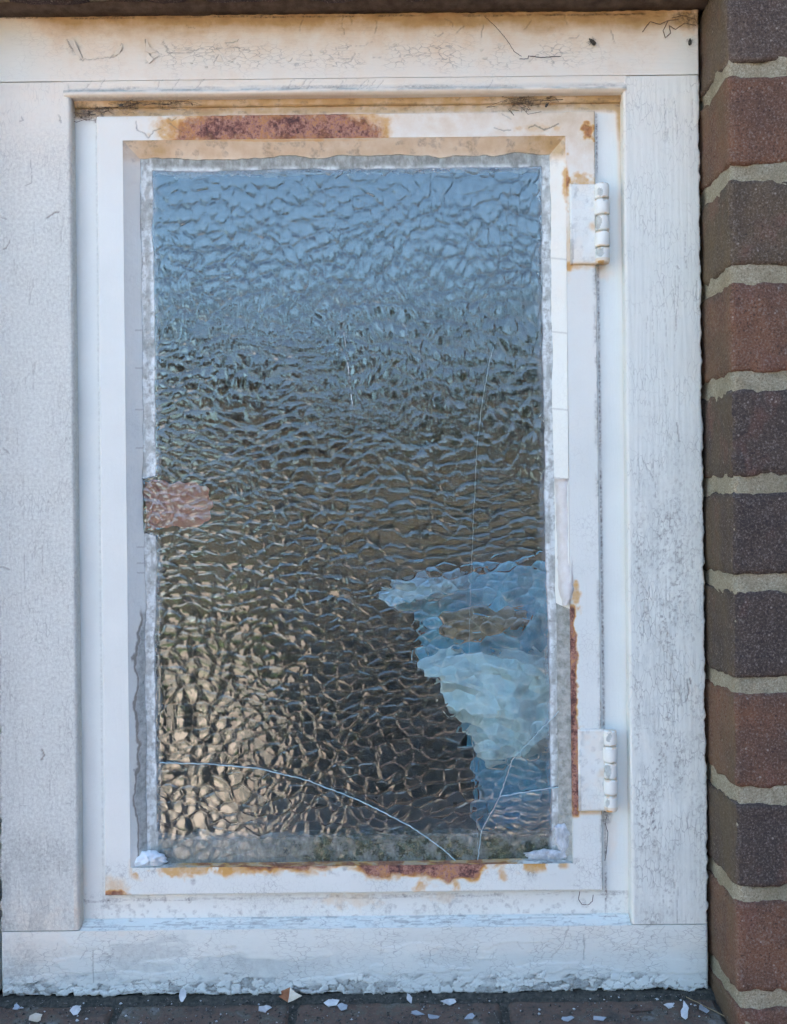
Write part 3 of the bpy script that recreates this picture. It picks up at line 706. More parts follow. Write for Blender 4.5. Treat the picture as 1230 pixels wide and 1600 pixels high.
def rag_b(px, py, u, v):
    f = (1 - v) ** 6
    return 0 * u, f * ((fbm(px / 60, px * 0 + 3, 88, 3) - .5) * 0.004 + 0.0027 * (_h(np.floor(px / 13 + 1.4 * vn(px / 17, px * 0, 3)), px * 0, 5) - .35) + .0012 * (fbm(px / 4, px * 0, 17, 2) - .5))
def rag_r(px, py, u, v):
    f = u ** 14; return f * (fbm(py / 12, py * 0 + 1, 89, 3) - .5) * 0.0028, 0 * u
post = boxmesh('window_post', XL + .002, XO0 - .0035, .003, .06, ZO0 + .001, ZO1, M_JAMB, None, .002); tag(post, 'plain white timber post left of the weathered window frame', 'post')
G = 0.0004
RES = 0.00075
patch('head', [(XO0, 0, ZJ1), (XO1, 0, ZJ1), (XO1, 0, ZO1), (XO0, 0, ZO1)], RES, M_RAIL, frame, 0.06, head_h, head_a, 0.0012, 'lrt') if False else None
# head: full width above the shoulder line, with its moulded lip hanging between the uprights
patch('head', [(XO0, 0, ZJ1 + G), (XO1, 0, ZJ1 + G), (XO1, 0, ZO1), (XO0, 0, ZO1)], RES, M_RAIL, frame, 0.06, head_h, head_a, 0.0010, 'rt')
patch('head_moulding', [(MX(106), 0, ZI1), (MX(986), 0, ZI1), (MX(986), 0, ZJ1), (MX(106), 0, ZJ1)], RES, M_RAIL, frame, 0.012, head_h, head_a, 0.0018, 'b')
patch('jamb', [(XO0, 0, ZJ0 + G), (XI0, 0, ZJ0 + G), (XI0, 0, ZJ1 - G), (XO0, 0, ZJ1 - G)], RES, M_JAMB, frame, 0.06, jl_h, jl_a, 0.0022, 'lr', lambda px, py, u, v: (-(1 - u) ** 14 * (fbm(py / 12, py * 0, 7, 3) - .5) * .004, 0 * u))
patch('jamb', [(XI1, 0, ZJ0 + G), (XO1, 0, ZJ0 + G), (XO1, 0, ZJ1 - G), (XI1, 0, ZJ1 - G)], RES, M_JAMB, frame, 0.06, jr_h, jr_a, 0.0018, 'lr', rag_r)
patch('bottom_rail', [(XO0, 0, ZO0), (XO1, 0, ZO0), (XO1, 0, ZJ0 - G), (XO0, 0, ZJ0 - G)], RES, M_RAIL, frame, 0.06, sill_h, sill_a, 0.0025, 'lrb', rag_b)
# sloping weathered ledge between the uprights, running back to the metal frame
YS = 0.011
def ledge_a(px, py, x, z):
    q = py + (px - 615) * .0108
    return dict(stain_and_light=0.14 * ss(.45, .7, fbm(px / 40, py / 10, 3, 4)), dirt_and_shade=0.4 * ss(.56, .7, fbm(px / 12, py / 4, 19, 5)), crack=0.45 * ss(.62, .68, fbm(px / 26, py / 2.0, 29, 4)), bare=0.05 * ss(.5, .7, fbm(px / 30, py / 8, 9, 3)), crk=.8 + 0 * px, rust=0 * px)
patch('ledge', [(XI0 + G, 0.0012, ZJ0 - G), (XI1 - G, 0.0012, ZJ0 - G), (XI1 - G, YS - .002, MZ(1431, YS)), (XI0 + G, YS - .002, MZ(1431, YS))], RES, M_RAIL, frame, 0.04,
      lambda px, py, x, z: (fbm(x / 6, z / 3, 6, 3) - .5) * .5, ledge_a)
M_LIFT = simple('lifted_cream_paint', (0.74, 0.67, 0.55), (0.82, 0.75, 0.63), 120, .5, .0004)
def lifting(pts, hinge_dir, lift, y=-.0003):
    P = np.array(pts, float); c = P.mean(0); d = np.array(hinge_dir, float); d /= np.linalg.norm(d)
    t = (P - c) @ d; t = (t - t.min()) / (t.max() - t.min()); n = len(P)
    V = [P3(p[0], p[1], y - .0002 - lift * k ** 1.5) for p, k in zip(P, t)]; V += [(a, b + .00045, e) for a, b, e in V]
    Q = [tuple(range(n)), tuple(range(2 * n - 1, n - 1, -1))] + [(i, n + i, n + (i + 1) % n, (i + 1) % n) for i in range(n)]
    me = bpy.data.meshes.new('lifting_flake'); me.from_pydata(V, [], Q); me.update(); link('lifting_flake', me, M_LIFT, frame, False)
for pts, hd, lf in (([(106, 62), (116, 64), (126, 84), (131, 95), (118, 84)], (-1, -.3), .0022), ([(229, 62), (234, 74), (246, 80), (236, 83), (227, 80)], (-.6, -1), .0024),
                    ([(176, 88), (190, 77), (191, 68), (186, 84)], (.4, -1), .0016), ([(231, 84), (240, 92), (233, 99), (228, 92)], (1, .2), .0016), ([(338, 95), (343, 85), (349, 97)], (0, -1), .0012)):
    lifting(pts, hd, lf)
for k in range(16):
    x = rc.uniform(255, 900); y = rc.gauss(84, 10); w_ = rc.uniform(3, 8); a_ = rc.uniform(0, 6.28)
    lifting([(x + w_ * math.cos(a_ + q * 1.3 + rc.uniform(-.3, .3)) * rc.uniform(.5, 1), y + .6 * w_ * math.sin(a_ + q * 1.3) * rc.uniform(.5, 1)) for q in range(5)], (rc.uniform(-1, 1), rc.uniform(.2, 1)), rc.uniform(.0004, .0010), .0001)
# the fixed steel frame in the recess
def fix_a(px, py, x, z):
    top = ss(186, 172, py + (px - 615) * .0138)
    st = 0.72 * top * (0.85 + 0.3 * (fbm(px / 40, py / 10, 71, 3) - .5)) + 0.30 * ss(250, 180, py) * ss(930, 980, px) + 0.12 * ss(240, 180, py) + 0.28 * blob(px, py, 127, 1385, 10, 60, 8) + 0.10 * ss(1300, 1420, py)  # tan under the lip is staining plus the painted shade of the lip
    st += 0.35 * ss(966, 974, px - (py - 800) * .0105) * ss(560, 150, py) + 0.08 * ss(966, 974, px - (py - 800) * .0105)
    st += 0.3 * blob(px, py, 942, 425, 20, 16, 3) + 0.25 * blob(px, py, 955, 1300, 14, 60, 4)
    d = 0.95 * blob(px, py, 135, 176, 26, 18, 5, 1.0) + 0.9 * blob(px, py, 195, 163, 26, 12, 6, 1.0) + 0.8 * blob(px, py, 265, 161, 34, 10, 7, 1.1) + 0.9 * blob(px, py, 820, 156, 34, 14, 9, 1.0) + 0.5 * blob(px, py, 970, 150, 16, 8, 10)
    d += 0.5 * top * ss(.55, .68, fbm(px / 14, py / 5, 72, 4)) + 0.35 * ss(122, 117, px - (py - 800) * .009) + 0.35 * ss(.58, .7, fbm(px / 8, py / 8, 73, 3)) * ss(1390, 1405, py)  # left edge line is painted recess shade, the rest dirt
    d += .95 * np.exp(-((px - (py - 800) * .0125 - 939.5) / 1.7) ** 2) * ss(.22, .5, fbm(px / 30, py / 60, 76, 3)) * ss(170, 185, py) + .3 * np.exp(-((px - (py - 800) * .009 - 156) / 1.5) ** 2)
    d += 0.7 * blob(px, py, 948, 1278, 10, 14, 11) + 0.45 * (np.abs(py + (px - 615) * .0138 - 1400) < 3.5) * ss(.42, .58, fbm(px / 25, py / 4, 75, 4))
    rs = 0.32 * blob(px, py, 550, 1405, 60, 22, 4, 1.2) * 0.5 + 0.35 * blob(px, py, 690, 1402, 30, 14, 5, 1.2) * .4
    return dict(stain_and_light=np.clip(st, 0, 1), dirt_and_shade=np.clip(d, 0, 1), crack=0 * px, bare=0 * px, crk=0.10 + 0.5 * ss(1380, 1410, py), rust=rs)
def fix_h(px, py, x, z): return (fbm(x / 30, z / 30, 13, 3) - .5) * .35
SX0, SX1, SZ0, SZ1 = MX(157.5, .006), MX(936.5, .006), MZ(1395, .006), MZ(176.5, .006)
fx0, fx1, fz0, fz1 = XI0 - .002, XI1 + .002, MZ(1431, YS) - .001, ZI1 + .002
IN = 0.012
patch('fixed_metal_frame', [(fx0, YS, fz1 - .028), (fx1, YS, fz1 - .028), (fx1, YS, fz1), (fx0, YS, fz1)], RES, M_SASH, frame, .05, fix_h, fix_a)
patch('fixed_metal_frame', [(fx0, YS, fz0), (fx1, YS, fz0), (fx1, YS, SZ0 + IN), (fx0, YS, SZ0 + IN)], RES, M_SASH, frame, .05, fix_h, fix_a)
patch('fixed_metal_frame', [(fx0, YS + .0001, SZ0 + IN), (SX0 + IN, YS + .0001, SZ0 + IN), (SX0 + IN, YS + .0001, fz1 - .028), (fx0, YS + .0001, fz1 - .028)], RES, M_SASH, frame, .05, fix_h, fix_a)
patch('fixed_metal_frame', [(SX1 - IN, YS + .0001, SZ0 + IN), (fx1, YS + .0001, SZ0 + IN), (fx1, YS + .0001, fz1 - .028), (SX1 - IN, YS + .0001, fz1 - .028)], RES, M_SASH, frame, .05, fix_h, fix_a)
# small step moulding under the head lip
patch('drip_bead', [(XI0 + .0003, YS - .003, MZ(165, YS)), (XI1 - .0003, YS - .003, MZ(165, YS)), (XI1 - .0003, YS - .0045, ZI1 + .002), (XI0 + .0003, YS - .0045, ZI1 + .002)], RES, M_SASH, frame, .03, fix_h, fix_a, .0012, 'b')

# ------------------------------------------------------------------ casement sash
sash = thing('casement_sash', 'rusting white steel casement sash holding a cracked rippled glass pane', 'casement', ((SX0 + SX1) / 2, .014, SZ0))
YF, YG = 0.006, 0.0145
RUST_TOP = [(284, 214), (296, 200), (314, 188), (340, 182), (540, 180), (562, 190), (576, 204), (582, 213), (440, 217), (330, 218)]
def rust_field(px, py):
    n = (fbm(px / 22, py / 16, 81, 5) - .5)
    d = poly_in(px, py, RUST_TOP) + n * 34 + (fbm(px / 6, py / 6, 84, 4) - .5) * 12
    r = ss(-42, 26, d + 3)
    r = np.maximum(r, .46 * blob(px, py, 270, 205, 42, 34, 31, .7)); r = np.maximum(r, .46 * blob(px, py, 590, 200, 30, 34, 32, .7)); r = np.maximum(r, .34 * blob(px, py, 430, 182, 210, 14, 33, .9))
    # bottom edge rust
    q = py + (px - 615) * .0138
    thick = 1 + 14 * (fbm(px / 45, py * 0, 82, 4) - .45) + 16 * ss(555, 575, px) * (1 - ss(745, 765, px)) + 6 * ss(640, 700, px) * (1 - ss(740, 760, px))
    along = ss(300, 420, px) * (1 - ss(770, 800, px))
    r2 = ss(-12, 8, (1351 + thick) - q + n * 22) * along * ss(1325, 1335, q)
    r2 = np.maximum(r2, 0.42 * ss(-10, 5, 1361 - q + n * 14) * ss(195, 215, px) * (1 - ss(880, 895, px)) * ss(.45, .6, fbm(px / 18, py / 30, 83, 4)) * ss(1325, 1335, q))
    # right edge rust, drips and spots
    xr = px - (py - 800) * .0105
    r3 = ss(-4, 4, 7.5 - np.abs(xr - 890.5 - 4 * ss(1130, 1160, py)) * (1.1) + n * 15) * ss(938, 955, py) * (1 - ss(1268, 1282, py))
    r4 = 0.62 * blob(px, py, 919, 204, 13, 19, 4, 1.2) + 0.50 * blob(px, py, 886, 283, 6, 44, 5, 1.0) + 0.36 * blob(px, py, 905, 281, 24, 12, 6, 1.2) + 0.28 * blob(px, py, 840, 200, 40, 9, 7, 1.2) + 0.3 * blob(px, py, 845, 213, 22, 5, 8)
    r5 = 0.36 * blob(px, py, 658, 1383, 13, 18, 3, 1.2) + 0.36 * blob(px, py, 712, 1382, 8, 20, 4, 1.0) + 0.6 * blob(px, py, 182, 1398, 24, 7, 9, .8) + 0.26 * blob(px, py, 180, 1385, 30, 22, 10) + 0.34 * blob(px, py, 285, 1360, 40, 14, 2, 1.4) + .32 * blob(px, py, 786, 1366, 9, 18, 5, 1.0)
    r6 = 0.36 * blob(px, py, 900, 930, 10, 28, 3, 1.2) + 0.24 * blob(px, py, 900, 417, 30, 9, 4) + 0.22 * blob(px, py, 888, 380, 8, 70, 4) + 0.25 * blob(px, py, 936, 352, 8, 12, 12)
    return np.clip(np.maximum.reduce([r, r2, r3, r4, r5, r6]), 0, 1)
SASH_CR = [([(212, 190), (214, 203), (226, 208), (232, 216), (240, 205), (252, 201)], .9), ([(262, 184), (268, 190), (275, 184)], .8), ([(265, 192), (276, 200), (284, 205)], .8),
           ([(772, 200), (785, 204), (798, 203)], 1.0), ([(826, 200), (836, 195), (850, 203), (866, 197), (872, 193)], 1.5), ([(785, 178), (798, 186)], .7)]
def sash_a(px, py, x, z):
    r = rust_field(px, py); q = py + (px - 615) * .0138
    st = 0.20 * ss(300, 180, py) * ss(180, 420, px) + 0.18 * ss(420, 180, py) + 0.13 * ss(700, 930, px) * ss(1000, 300, py) + 0.05  # upper sash tinted with painted warm light
    d = 0.6 * blob(px, py, 830, 1365, 14, 12, 7, 1.1) + 0.5 * ss(.60, .72, fbm(px / 12, py / 12, 79, 4)) * ss(1340, 1352, q) * ss(1375, 1358, q) + .5 * blob(px, py, 302, 1376, 6, 9, 3, 1)
    d = d + 0.6 * ss(928, 936, px - (py - 800) * .0125) * ss(.45, .6, fbm(px / 9, py / 40, 63, 3))
    for rect in ([(892, 287), (931, 287), (931, 413), (892, 413)], [(905, 1140), (945, 1140), (945, 1268), (905, 1268)]):  # dark outline paints contact shadow round each hinge leaf, with some rust
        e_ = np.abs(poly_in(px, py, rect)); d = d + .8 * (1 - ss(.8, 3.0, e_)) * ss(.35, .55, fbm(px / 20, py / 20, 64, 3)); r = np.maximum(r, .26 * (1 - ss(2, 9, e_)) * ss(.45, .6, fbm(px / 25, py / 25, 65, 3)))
    return dict(stain_and_light=np.clip(st, 0, 1), dirt_and_shade=np.clip(d, 0, 1), crack=cracks(px, py, SASH_CR) * .8, bare=0 * px, crk=0.10 + 0.8 * ss(1335, 1350, q) + 0.5 * ss(600, 900, py) * ss(880, 900, px) + 0 * px, rust=r)
def sash_h(px, py, x, z):
    r = rust_field(px, py); m = ss(.5, .72, r)
    return (fbm(x / 25, z / 25, 14, 3) - .5) * .3 + m * ((fbm(x / 3, z / 3, 15, 5) - .5) * 1.6 - 0.25) - .35 * cracks(px, py, SASH_CR)
ix0, ix1, iz0, iz1 = MX(198, YF), MX(890, YF), MZ(1352, YF), MZ(215, YF)
R2 = 0.0006
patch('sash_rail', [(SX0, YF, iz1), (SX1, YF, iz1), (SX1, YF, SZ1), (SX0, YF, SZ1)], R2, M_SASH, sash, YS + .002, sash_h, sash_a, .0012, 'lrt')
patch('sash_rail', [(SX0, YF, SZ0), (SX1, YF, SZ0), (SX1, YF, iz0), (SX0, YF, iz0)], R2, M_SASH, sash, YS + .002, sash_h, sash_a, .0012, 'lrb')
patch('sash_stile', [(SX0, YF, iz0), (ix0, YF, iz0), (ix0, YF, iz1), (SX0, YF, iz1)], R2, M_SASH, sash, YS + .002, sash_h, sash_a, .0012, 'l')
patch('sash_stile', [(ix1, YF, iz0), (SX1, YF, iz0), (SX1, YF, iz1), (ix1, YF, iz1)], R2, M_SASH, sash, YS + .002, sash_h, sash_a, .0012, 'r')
# painted putty fillets sloping in to the glass
gx0, gx1, gz0, gz1 = MX(224, YG), MX(866, YG), MZ(1345, YG), MZ(243, YG)
def fil_a(px, py, x, z):
    r = np.minimum(rust_field(px, py) * .0, 1); q = py + (px - 615) * .0138
    st = 0.50 * ss(262, 236, q) * (0.5 + 0.5 * ss(205, 240, px)) + 0.16 * ss(700, 300, py) * ss(800, 860, px) + 0.12 * ss(800, 860, px) + 0.22 * ss(420, 220, py) * ss(300, 200, px)  # top fillet tan is staining plus painted warm bounce light
    xl = px - (py - 800) * .009
    bl = ss(-5, 5, xl - 222 + 0 * px + ss(955, 1060, py) * 11 + (fbm(px / 26, py / 38, 66, 5) - .5) * 22) * ss(945, 965, py) * (px < 400)
    edge = np.abs(xl - 222 + ss(955, 1060, py) * 11 + (fbm(px / 26, py / 38, 66, 5) - .5) * 22)
    ckl = (1 - ss(.8, 2.6, edge)) * ss(945, 965, py) * (px < 400) * .9
    for yy in (516, 575, 640, 700, 855, 880, 895, 1000):
        ckl = np.maximum(ckl, (np.abs(py - yy) < 1.2) * (xl > 213) * (px < 400) * .35)
    for yy in (405, 520, 748, 640):
        ckl = np.maximum(ckl, (np.abs(py - yy - (px - 880) * .1) < 1.2) * (px > 800) * .35)
    br = bl + 0.35 * (px < 400) * ss(216, 205, xl) * 0
    return dict(stain_and_light=np.clip(st, 0, 1), dirt_and_shade=0.4 * ss(.6, .7, fbm(px / 14, py / 14, 85, 4)) * ss(270, 240, py), crack=np.clip(ckl, 0, 1), bare=np.clip(br, 0, 1), crk=.25 + 0 * px, rust=0.30 * blob(px, py, 430, 219, 190, 4, 5, .6) + 0.4 * blob(px, py, 884, 285, 7, 44, 5, 1.0))
def fil_h(px, py, x, z): return (fbm(x / 9, z / 9, 24, 4) - .5) * .8
def fil_edge_t(px, py, u, v): return 0 * u, (1 - v) ** 4 * (fbm(px / 45, px * 0, 92, 5) - .55) * .006
def fil_edge_l(px, py, u, v): return u ** 4 * (fbm(py / 50, px * 0, 93, 5) - .5) * .003, 0 * u
def fil_edge_r(px, py, u, v): return (1 - u) ** 4 * (fbm(py / 50, px * 0, 94, 5) - .5) * .003, 0 * u
patch('putty_fillet', [(gx0, YG, gz1), (gx1, YG, gz1), (ix1, YF + .0003, iz1), (ix0, YF + .0003, iz1)], R2, M_SASH, sash, YG + .003, fil_h, fil_a, jit=fil_edge_t)
patch('putty_fillet', [(ix0, YF + .0003, iz0), (gx0, YG, gz0), (gx0, YG, gz1), (ix0, YF + .0003, iz1)], R2, M_SASH, sash, YG + .003, fil_h, fil_a, jit=fil_edge_l)
zc = pt(880, 943, .01)[1]
xg = gx1 + (0) ; 
patch('putty_fillet', [(gx1, YG, zc), (ix1 - .0006, YF + .0003, zc - .004), (ix1, YF + .0003, iz1), (gx1, YG, gz1)], R2, M_SASH, sash, YG + .003, fil_h, fil_a, jit=fil_edge_r)
# where the fillet has fallen out: old bare putty bed, set back
M_BED = simple('bare_weathered_putty', (0.26, 0.27, 0.23), (0.52, 0.52, 0.47), 160, .9, .0016)
patch('bare_putty', [(gx1 + .001, YG - .0005, gz0), (ix1 + .0004, YF + .004, iz0), (ix1 + .0004, YF + .004, zc + .001), (gx1 + .001, YG - .0005, zc + .001)], R2, M_BED, sash, YG + .003,
      lambda px, py, x, z: (fbm(x / 5, z / 9, 25, 4) - .5) * 1.6)
def sill_fil_a(px, py, x, z):
    a = fil_a(px, py, x, z); a['stain_and_light'] = a['stain_and_light'] * 0; n = fbm(px / 20, py / 5, 87, 4)
    a['rust'] = ss(250, 330, px) * (1 - ss(790, 830, px)) * (0.30 + 0.42 * ss(.38, .62, n)); a['bare'] = 0.9 * ss(.35, .55, fbm(px / 26, py / 9, 97, 4)); a['dirt_and_shade'] = .9 * ss(.45, .65, fbm(px / 15, py / 5, 95, 4)); a['crack'] = 0 * px; return a
patch('bottom_glazing_ledge', [(ix0, YF + .0003, iz0), (ix1, YF + .0003, iz0), (gx1, YG, gz0), (gx0, YG, gz0)], R2, M_SASH, sash, YG + .003, lambda px, py, x, z: (fbm(x / 4, z / 2, 27, 4) - .5) * 1.4, sill_fil_a)
# curled strip of paint still hanging on the right fillet
def strip():
    pts = [(867, 748), (869, 800), (871, 850), (872, 900), (874, 925), (880, 947)]
    pr = [(889, 748), (891, 800), (893, 850), (895, 900), (896, 922), (887, 946)]
    V, Q = [], []
    n = 40
    for i in range(n):
        t = i / (n - 1) * (len(pts) - 1); k = min(int(t), len(pts) - 2); f = t - k
        a = [pts[k][j] * (1 - f) + pts[k + 1][j] * f for j in (0, 1)]; b = [pr[k][j] * (1 - f) + pr[k + 1][j] * f for j in (0, 1)]
        lift = 0.0006 + 0.0022 * (i / n) ** 2
        for s, (m, back) in enumerate(((a, 0), (None, 0), (b, 0), (b, 1), (None, 1), (a, 1))):
            if m is None: m = ((a[0] + b[0]) / 2, (a[1] + b[1]) / 2); bow = .0016
            else: bow = 0
            j = (vn(np.array([i * .9]), np.array([float(s % 3)]), 6)[0] - .5) * 2.0
            yy = YG - .0012 - lift - bow + back * .0006 - (0.0062 if (m[0] == b[0]) else (0.0031 if bow else 0))
            V.append(P3(m[0] + j, m[1], yy))
    for i in range(n - 1):
        for s in range(6): Q.append((i * 6 + s, i * 6 + (s + 1) % 6, (i + 1) * 6 + (s + 1) % 6, (i + 1) * 6 + s))
    Q.append(tuple(range(6))); Q.append(tuple(range((n - 1) * 6, n * 6)))
    me = bpy.data.meshes.new('strip'); me.from_pydata(V, [], Q); me.update()
    o = link('peeling_paint_strip', me, simple('cream_paint_strip', (0.66, 0.62, 0.56), (0.74, 0.72, 0.68), 120, .5, .0005), sash)
    o['label'] = 'curled strip of cream paint peeling off the putty'
strip()
# lump of fresh white filler in the lower left corner
def lump(name, pts, y, hgt, mat, parent, n=26, seed=1):
    c = np.array([np.mean([p[0] for p in pts]), np.mean([p[1] for p in pts])]); V, Q = [], []
    P = np.array(pts, float); m = len(P); per = 48
    tt = np.linspace(0, m, per, endpoint=False); k = tt.astype(int); f = (tt - k)[:, None]
    B = P[k % m] * (1 - f) + P[(k + 1) % m] * f
    rings = 8
    for r in range(rings + 1):
        s = 1 - r / rings
        h = hgt * math.sqrt(max(0, 1 - s ** 2.5))
        for i in range(per):
            q = c + (B[i] - c) * s * (1 + .05 * math.sin(i * 1.7 + seed) * s)
            V.append(P3(q[0], q[1], y - h * (0.45 + 1.1 * fbm(np.array([q[0] / 7]), np.array([q[1] / 7]), seed, 3)[0])))
    for r in range(rings):
        for i in range(per): Q.append((r * per + i, r * per + (i + 1) % per, (r + 1) * per + (i + 1) % per, (r + 1) * per + i))
    me = bpy.data.meshes.new(name); me.from_pydata(V, [], Q); me.update()
    return link(name, me, mat, parent)
lump('filler_lump', [(205, 1347), (222, 1330), (240, 1328), (258, 1336), (262, 1346), (250, 1356), (228, 1358), (208, 1357)], YG - .002, .006, simple('fresh_white_filler', (.70, .78, .80), (.80, .86, .87), 90, .5, .0005), sash, seed=4)
lump('putty_crumb', [(818, 1333), (850, 1326), (885, 1330), (892, 1340), (870, 1346), (828, 1344)], YG - .001, .0028, M_PUTTY, sash, seed=7)
lump('putty_crumb', [(866, 1290), (884, 1285), (896, 1300), (893, 1330), (878, 1335), (868, 1318)], YG - .001, .0028, M_PUTTY, sash, seed=9)

# ------------------------------------------------------------------ glass
def glass_h(x, z):
    """relief of the cast rippled glass, mm, over coordinates in mm"""
    wx = x + 16 * (fbm(x / 60, z / 60, 201, 3) - .5) + 3.5 * (fbm(x / 12, z / 12, 203, 2) - .5)
    wz = z + 16 * (fbm(x / 60, z / 60, 207, 3) - .5) + 3.5 * (fbm(x / 12, z / 12, 209, 2) - .5)
    up = ss(-10, 40, z - 40 + .45 * x + 160 * (fbm(x / 70, z / 70, 211, 2) - .5))
    # one layer of shallow lens-like pebbles: upright ones above and to the right, level ones elsewhere
    a2, b2, c2 = voro(wx / 8.6 + 7, wz / 12.5, 305, .95)
    a3, b3, c3 = voro(wx / 12.5, wz / 8.4 + 3, 309, .95)
    a4, b4, c4 = voro(wx / 6.2 + 3, wz / 6.8, 313, .95)
    def pebble(a, b, c): return (.50 + .45 * c) * (1 - a ** 2) + .10 * ss(0, .3, b - a) - .13 * np.exp(-((b - a) / .11) ** 2)
    h = up * pebble(a2, b2, c2) + (1 - up) * pebble(a3, b3, c3) + 0.9 * (fbm(x / 28, z / 26, 215, 2) - .5) + .10 * (fbm(x / 4.5, z / 6, 217, 2) - .5) + .13 * (1 - a4 ** 2) * (.3 + 1.2 * fbm(x / 40, z / 40, 219, 2))
    return h * GLASS_AMP
GLASS_AMP = 1.0
CR_A = [(772, 540), (765, 565), (752, 640), (745, 700), (738, 860), (733, 1000), (736, 1100), (738, 1150), (742, 1230), (748, 1349)]
CR_B = [(215, 1186), (250, 1192), (330, 1194), (400, 1200), (480, 1219), (560, 1250), (640, 1290), (690, 1325), (716, 1349)]
CR_C = [(905, 1080), (886, 1099), (845, 1140), (800, 1188), (781, 1245), (752, 1299), (746, 1349)]
CR_D = [(781, 1245), (830, 1236), (880, 1229), (905, 1225)]
def densify(pts, step=4.0, amp=0.8, seed=1):
    out = []; rr = random.Random(seed)
    for (x0, y0), (x1, y1) in zip(pts[:-1], pts[1:]):
        n = max(1, int(math.hypot(x1 - x0, y1 - y0) / step))
        for i in range(n): out.append((x0 + (x1 - x0) * i / n + rr.uniform(-amp, amp) * (i > 0), y0 + (y1 - y0) * i / n + rr.uniform(-amp, amp) * (i > 0)))
    out.append(pts[-1]); return out
def glass():
    a0, a1, b0, b1 = MX(222, YG), MX(893, YG), MZ(1349, YG), MZ(236, YG)
    res = 0.00058
    nx, nz = int((a1 - a0) / res), int((b1 - b0) / res)
    X, Z = np.meshgrid(np.linspace(a0, a1, nx), np.linspace(b0, b1, nz))
    px, py = to_px(X, YG, Z)
    # snap vertices close to a crack onto it so that the shards have clean edges
    for cr in (CR_B, CR_C, CR_D):
        for (x0, y0), (x1, y1) in zip(cr[:-1], cr[1:]):
            dx, dy = x1 - x0, y1 - y0; t = ((px - x0) * dx + (py - y0) * dy) / (dx * dx + dy * dy)
            ex, ey = px - x0 - t * dx, py - y0 - t * dy
            m = (np.hypot(ex, ey) < .78) & (t > -.02) & (t < 1.02)
            px = np.where(m, px - ex, px); py = np.where(m, py - ey, py)
    k = (CD + YG) / F; u_, v_ = px - 615, 800 - py
    X, Z = (u_ * cs + v_ * sn) * k, (-u_ * sn + v_ * cs) * k
    h = glass_h(X * 1000, Z * 1000)
    xl = px - (py - 800) * .009
    q = py + (px - 615) * .0095
    nz_ = (fbm(px / 40, py / 40, 410, 6) - .5)
    xr_ = px - (py - 800) * .0125
    dT, dL, dR, dB = 263 - q, 243 - xl - 3 * ss(900, 1000, py) * (py < 1300), xr_ - 852 - 4 * ss(900, 1000, py), q - 1306
    gapL = ss(742, 752, py) * (1 - ss(828, 838, py))
    dL = dL - gapL * 40
    dd = np.maximum.reduce([dT, dL, dR])
    film = ss(-1.5, 1.5, dd + nz_ * 7) * .96
    film = np.maximum(film, .62 * ss(-4, 5, dB + nz_ * 20))
    mossy = ss(-6, 8, dB + nz_ * 20) * (.25 + .75 * ss(380, 520, px)) + .0 * px
    white = np.exp(-((dd - 1) / 4.0) ** 2) * .8 * ss(.3, .6, fbm(px / 30, py / 30, 415, 3)) + .85 * ss(-2, 3, np.maximum(dL, dR)) * (.35 + .55 * ss(.4, .6, fbm(px / 8, py / 20, 414, 3)))
    sm = .30 * ss(-12, 0, dd + nz_ * 16) + .10 * ss(640, 900, px) * ss(840, 900, py)
    h = h * (1 - .8 * ss(-6, 2, dd))
    # scratches and dried runs
    for pts, w in (([(529, 440), (536, 505), (545, 585), (553, 655)], 1.0), ([(630, 505), (640, 530), (662, 562)], .7)):
        sm = np.maximum(sm, .42 * (1 - ss(w * .3, w + .5, line_d(px + 2 * (fbm(px / 6, py / 6, 3, 2) - .5), py, pts))))
    # which shard a cell belongs to
    cx = (px[:-1, :-1] + px[1:, 1:]) / 2; cy = (py[:-1, :-1] + py[1:, 1:]) / 2
    def below(cr, x, y):      # y under curve x->y (cr sorted in x)
        return y > np.interp(x, [p[0] for p in cr], [p[1] for p in cr])
    left_of_B = below(CR_B, cx, cy) & (cx < 716)
    rx = np.interp(cy, [p[1] for p in CR_C], [p[0] for p in CR_C])
    inC = (cx > rx) & (cy > 1080)
    belowD = below(CR_D, cx, cy) & (cx > 700)
    chip = poly_in(cx, cy, [(728, 1148), (737, 1150), (738, 1167), (714, 1168)]) > 0
    ids = np.zeros(cx.shape, int); ids[left_of_B] = 1; ids[inC & ~belowD] = 2; ids[inC & belowD] = 3; ids[chip] = -1
    names = ['large cracked main piece of rippled glass', 'long low shard under the curved crack', 'small triangular shard by the right stile', 'lower right corner shard of glass']
    cents = [(550, 780), (430, 1270), (860, 1180), (820, 1290)]
    tilt = [(0, 0, 0), (0.010, 0.0, .0003), (-0.03, 0.05, .0010), (-0.055, 0.02, .0004)]
    I = np.arange(nx * nz).reshape(nz, nx)
    for s in range(4):
        sel = ids == s
        q4 = np.stack([I[:-1, :-1][sel], I[:-1, 1:][sel], I[1:, 1:][sel], I[1:, :-1][sel]], -1)
        used, inv = np.unique(q4, return_inverse=True); Qf = inv.reshape(-1, 4)
        Xs, Zs, hs, sms = X.ravel()[used], Z.ravel()[used], h.ravel()[used], sm.ravel()[used]
        c = pt(*cents[s], YG); tz, tx, dy = tilt[s]
        off = dy + (Zs - c[1]) * tz + (Xs - c[0]) * tx
        N = len(used)
        Vf = np.stack([Xs, YG - hs * .001 + off + .0008, Zs], -1)
        e = np.concatenate([Qf[:, [0, 1]], Qf[:, [1, 2]], Qf[:, [2, 3]], Qf[:, [3, 0]]])
        key = np.sort(e, 1); kk = key[:, 0].astype(np.int64) * N + key[:, 1]; _, idx, cnt = np.unique(kk, return_index=True, return_counts=True)
        be = e[idx[cnt == 1]]
        rim, ri = np.unique(be, return_inverse=True); ri = ri.reshape(be.shape) + N
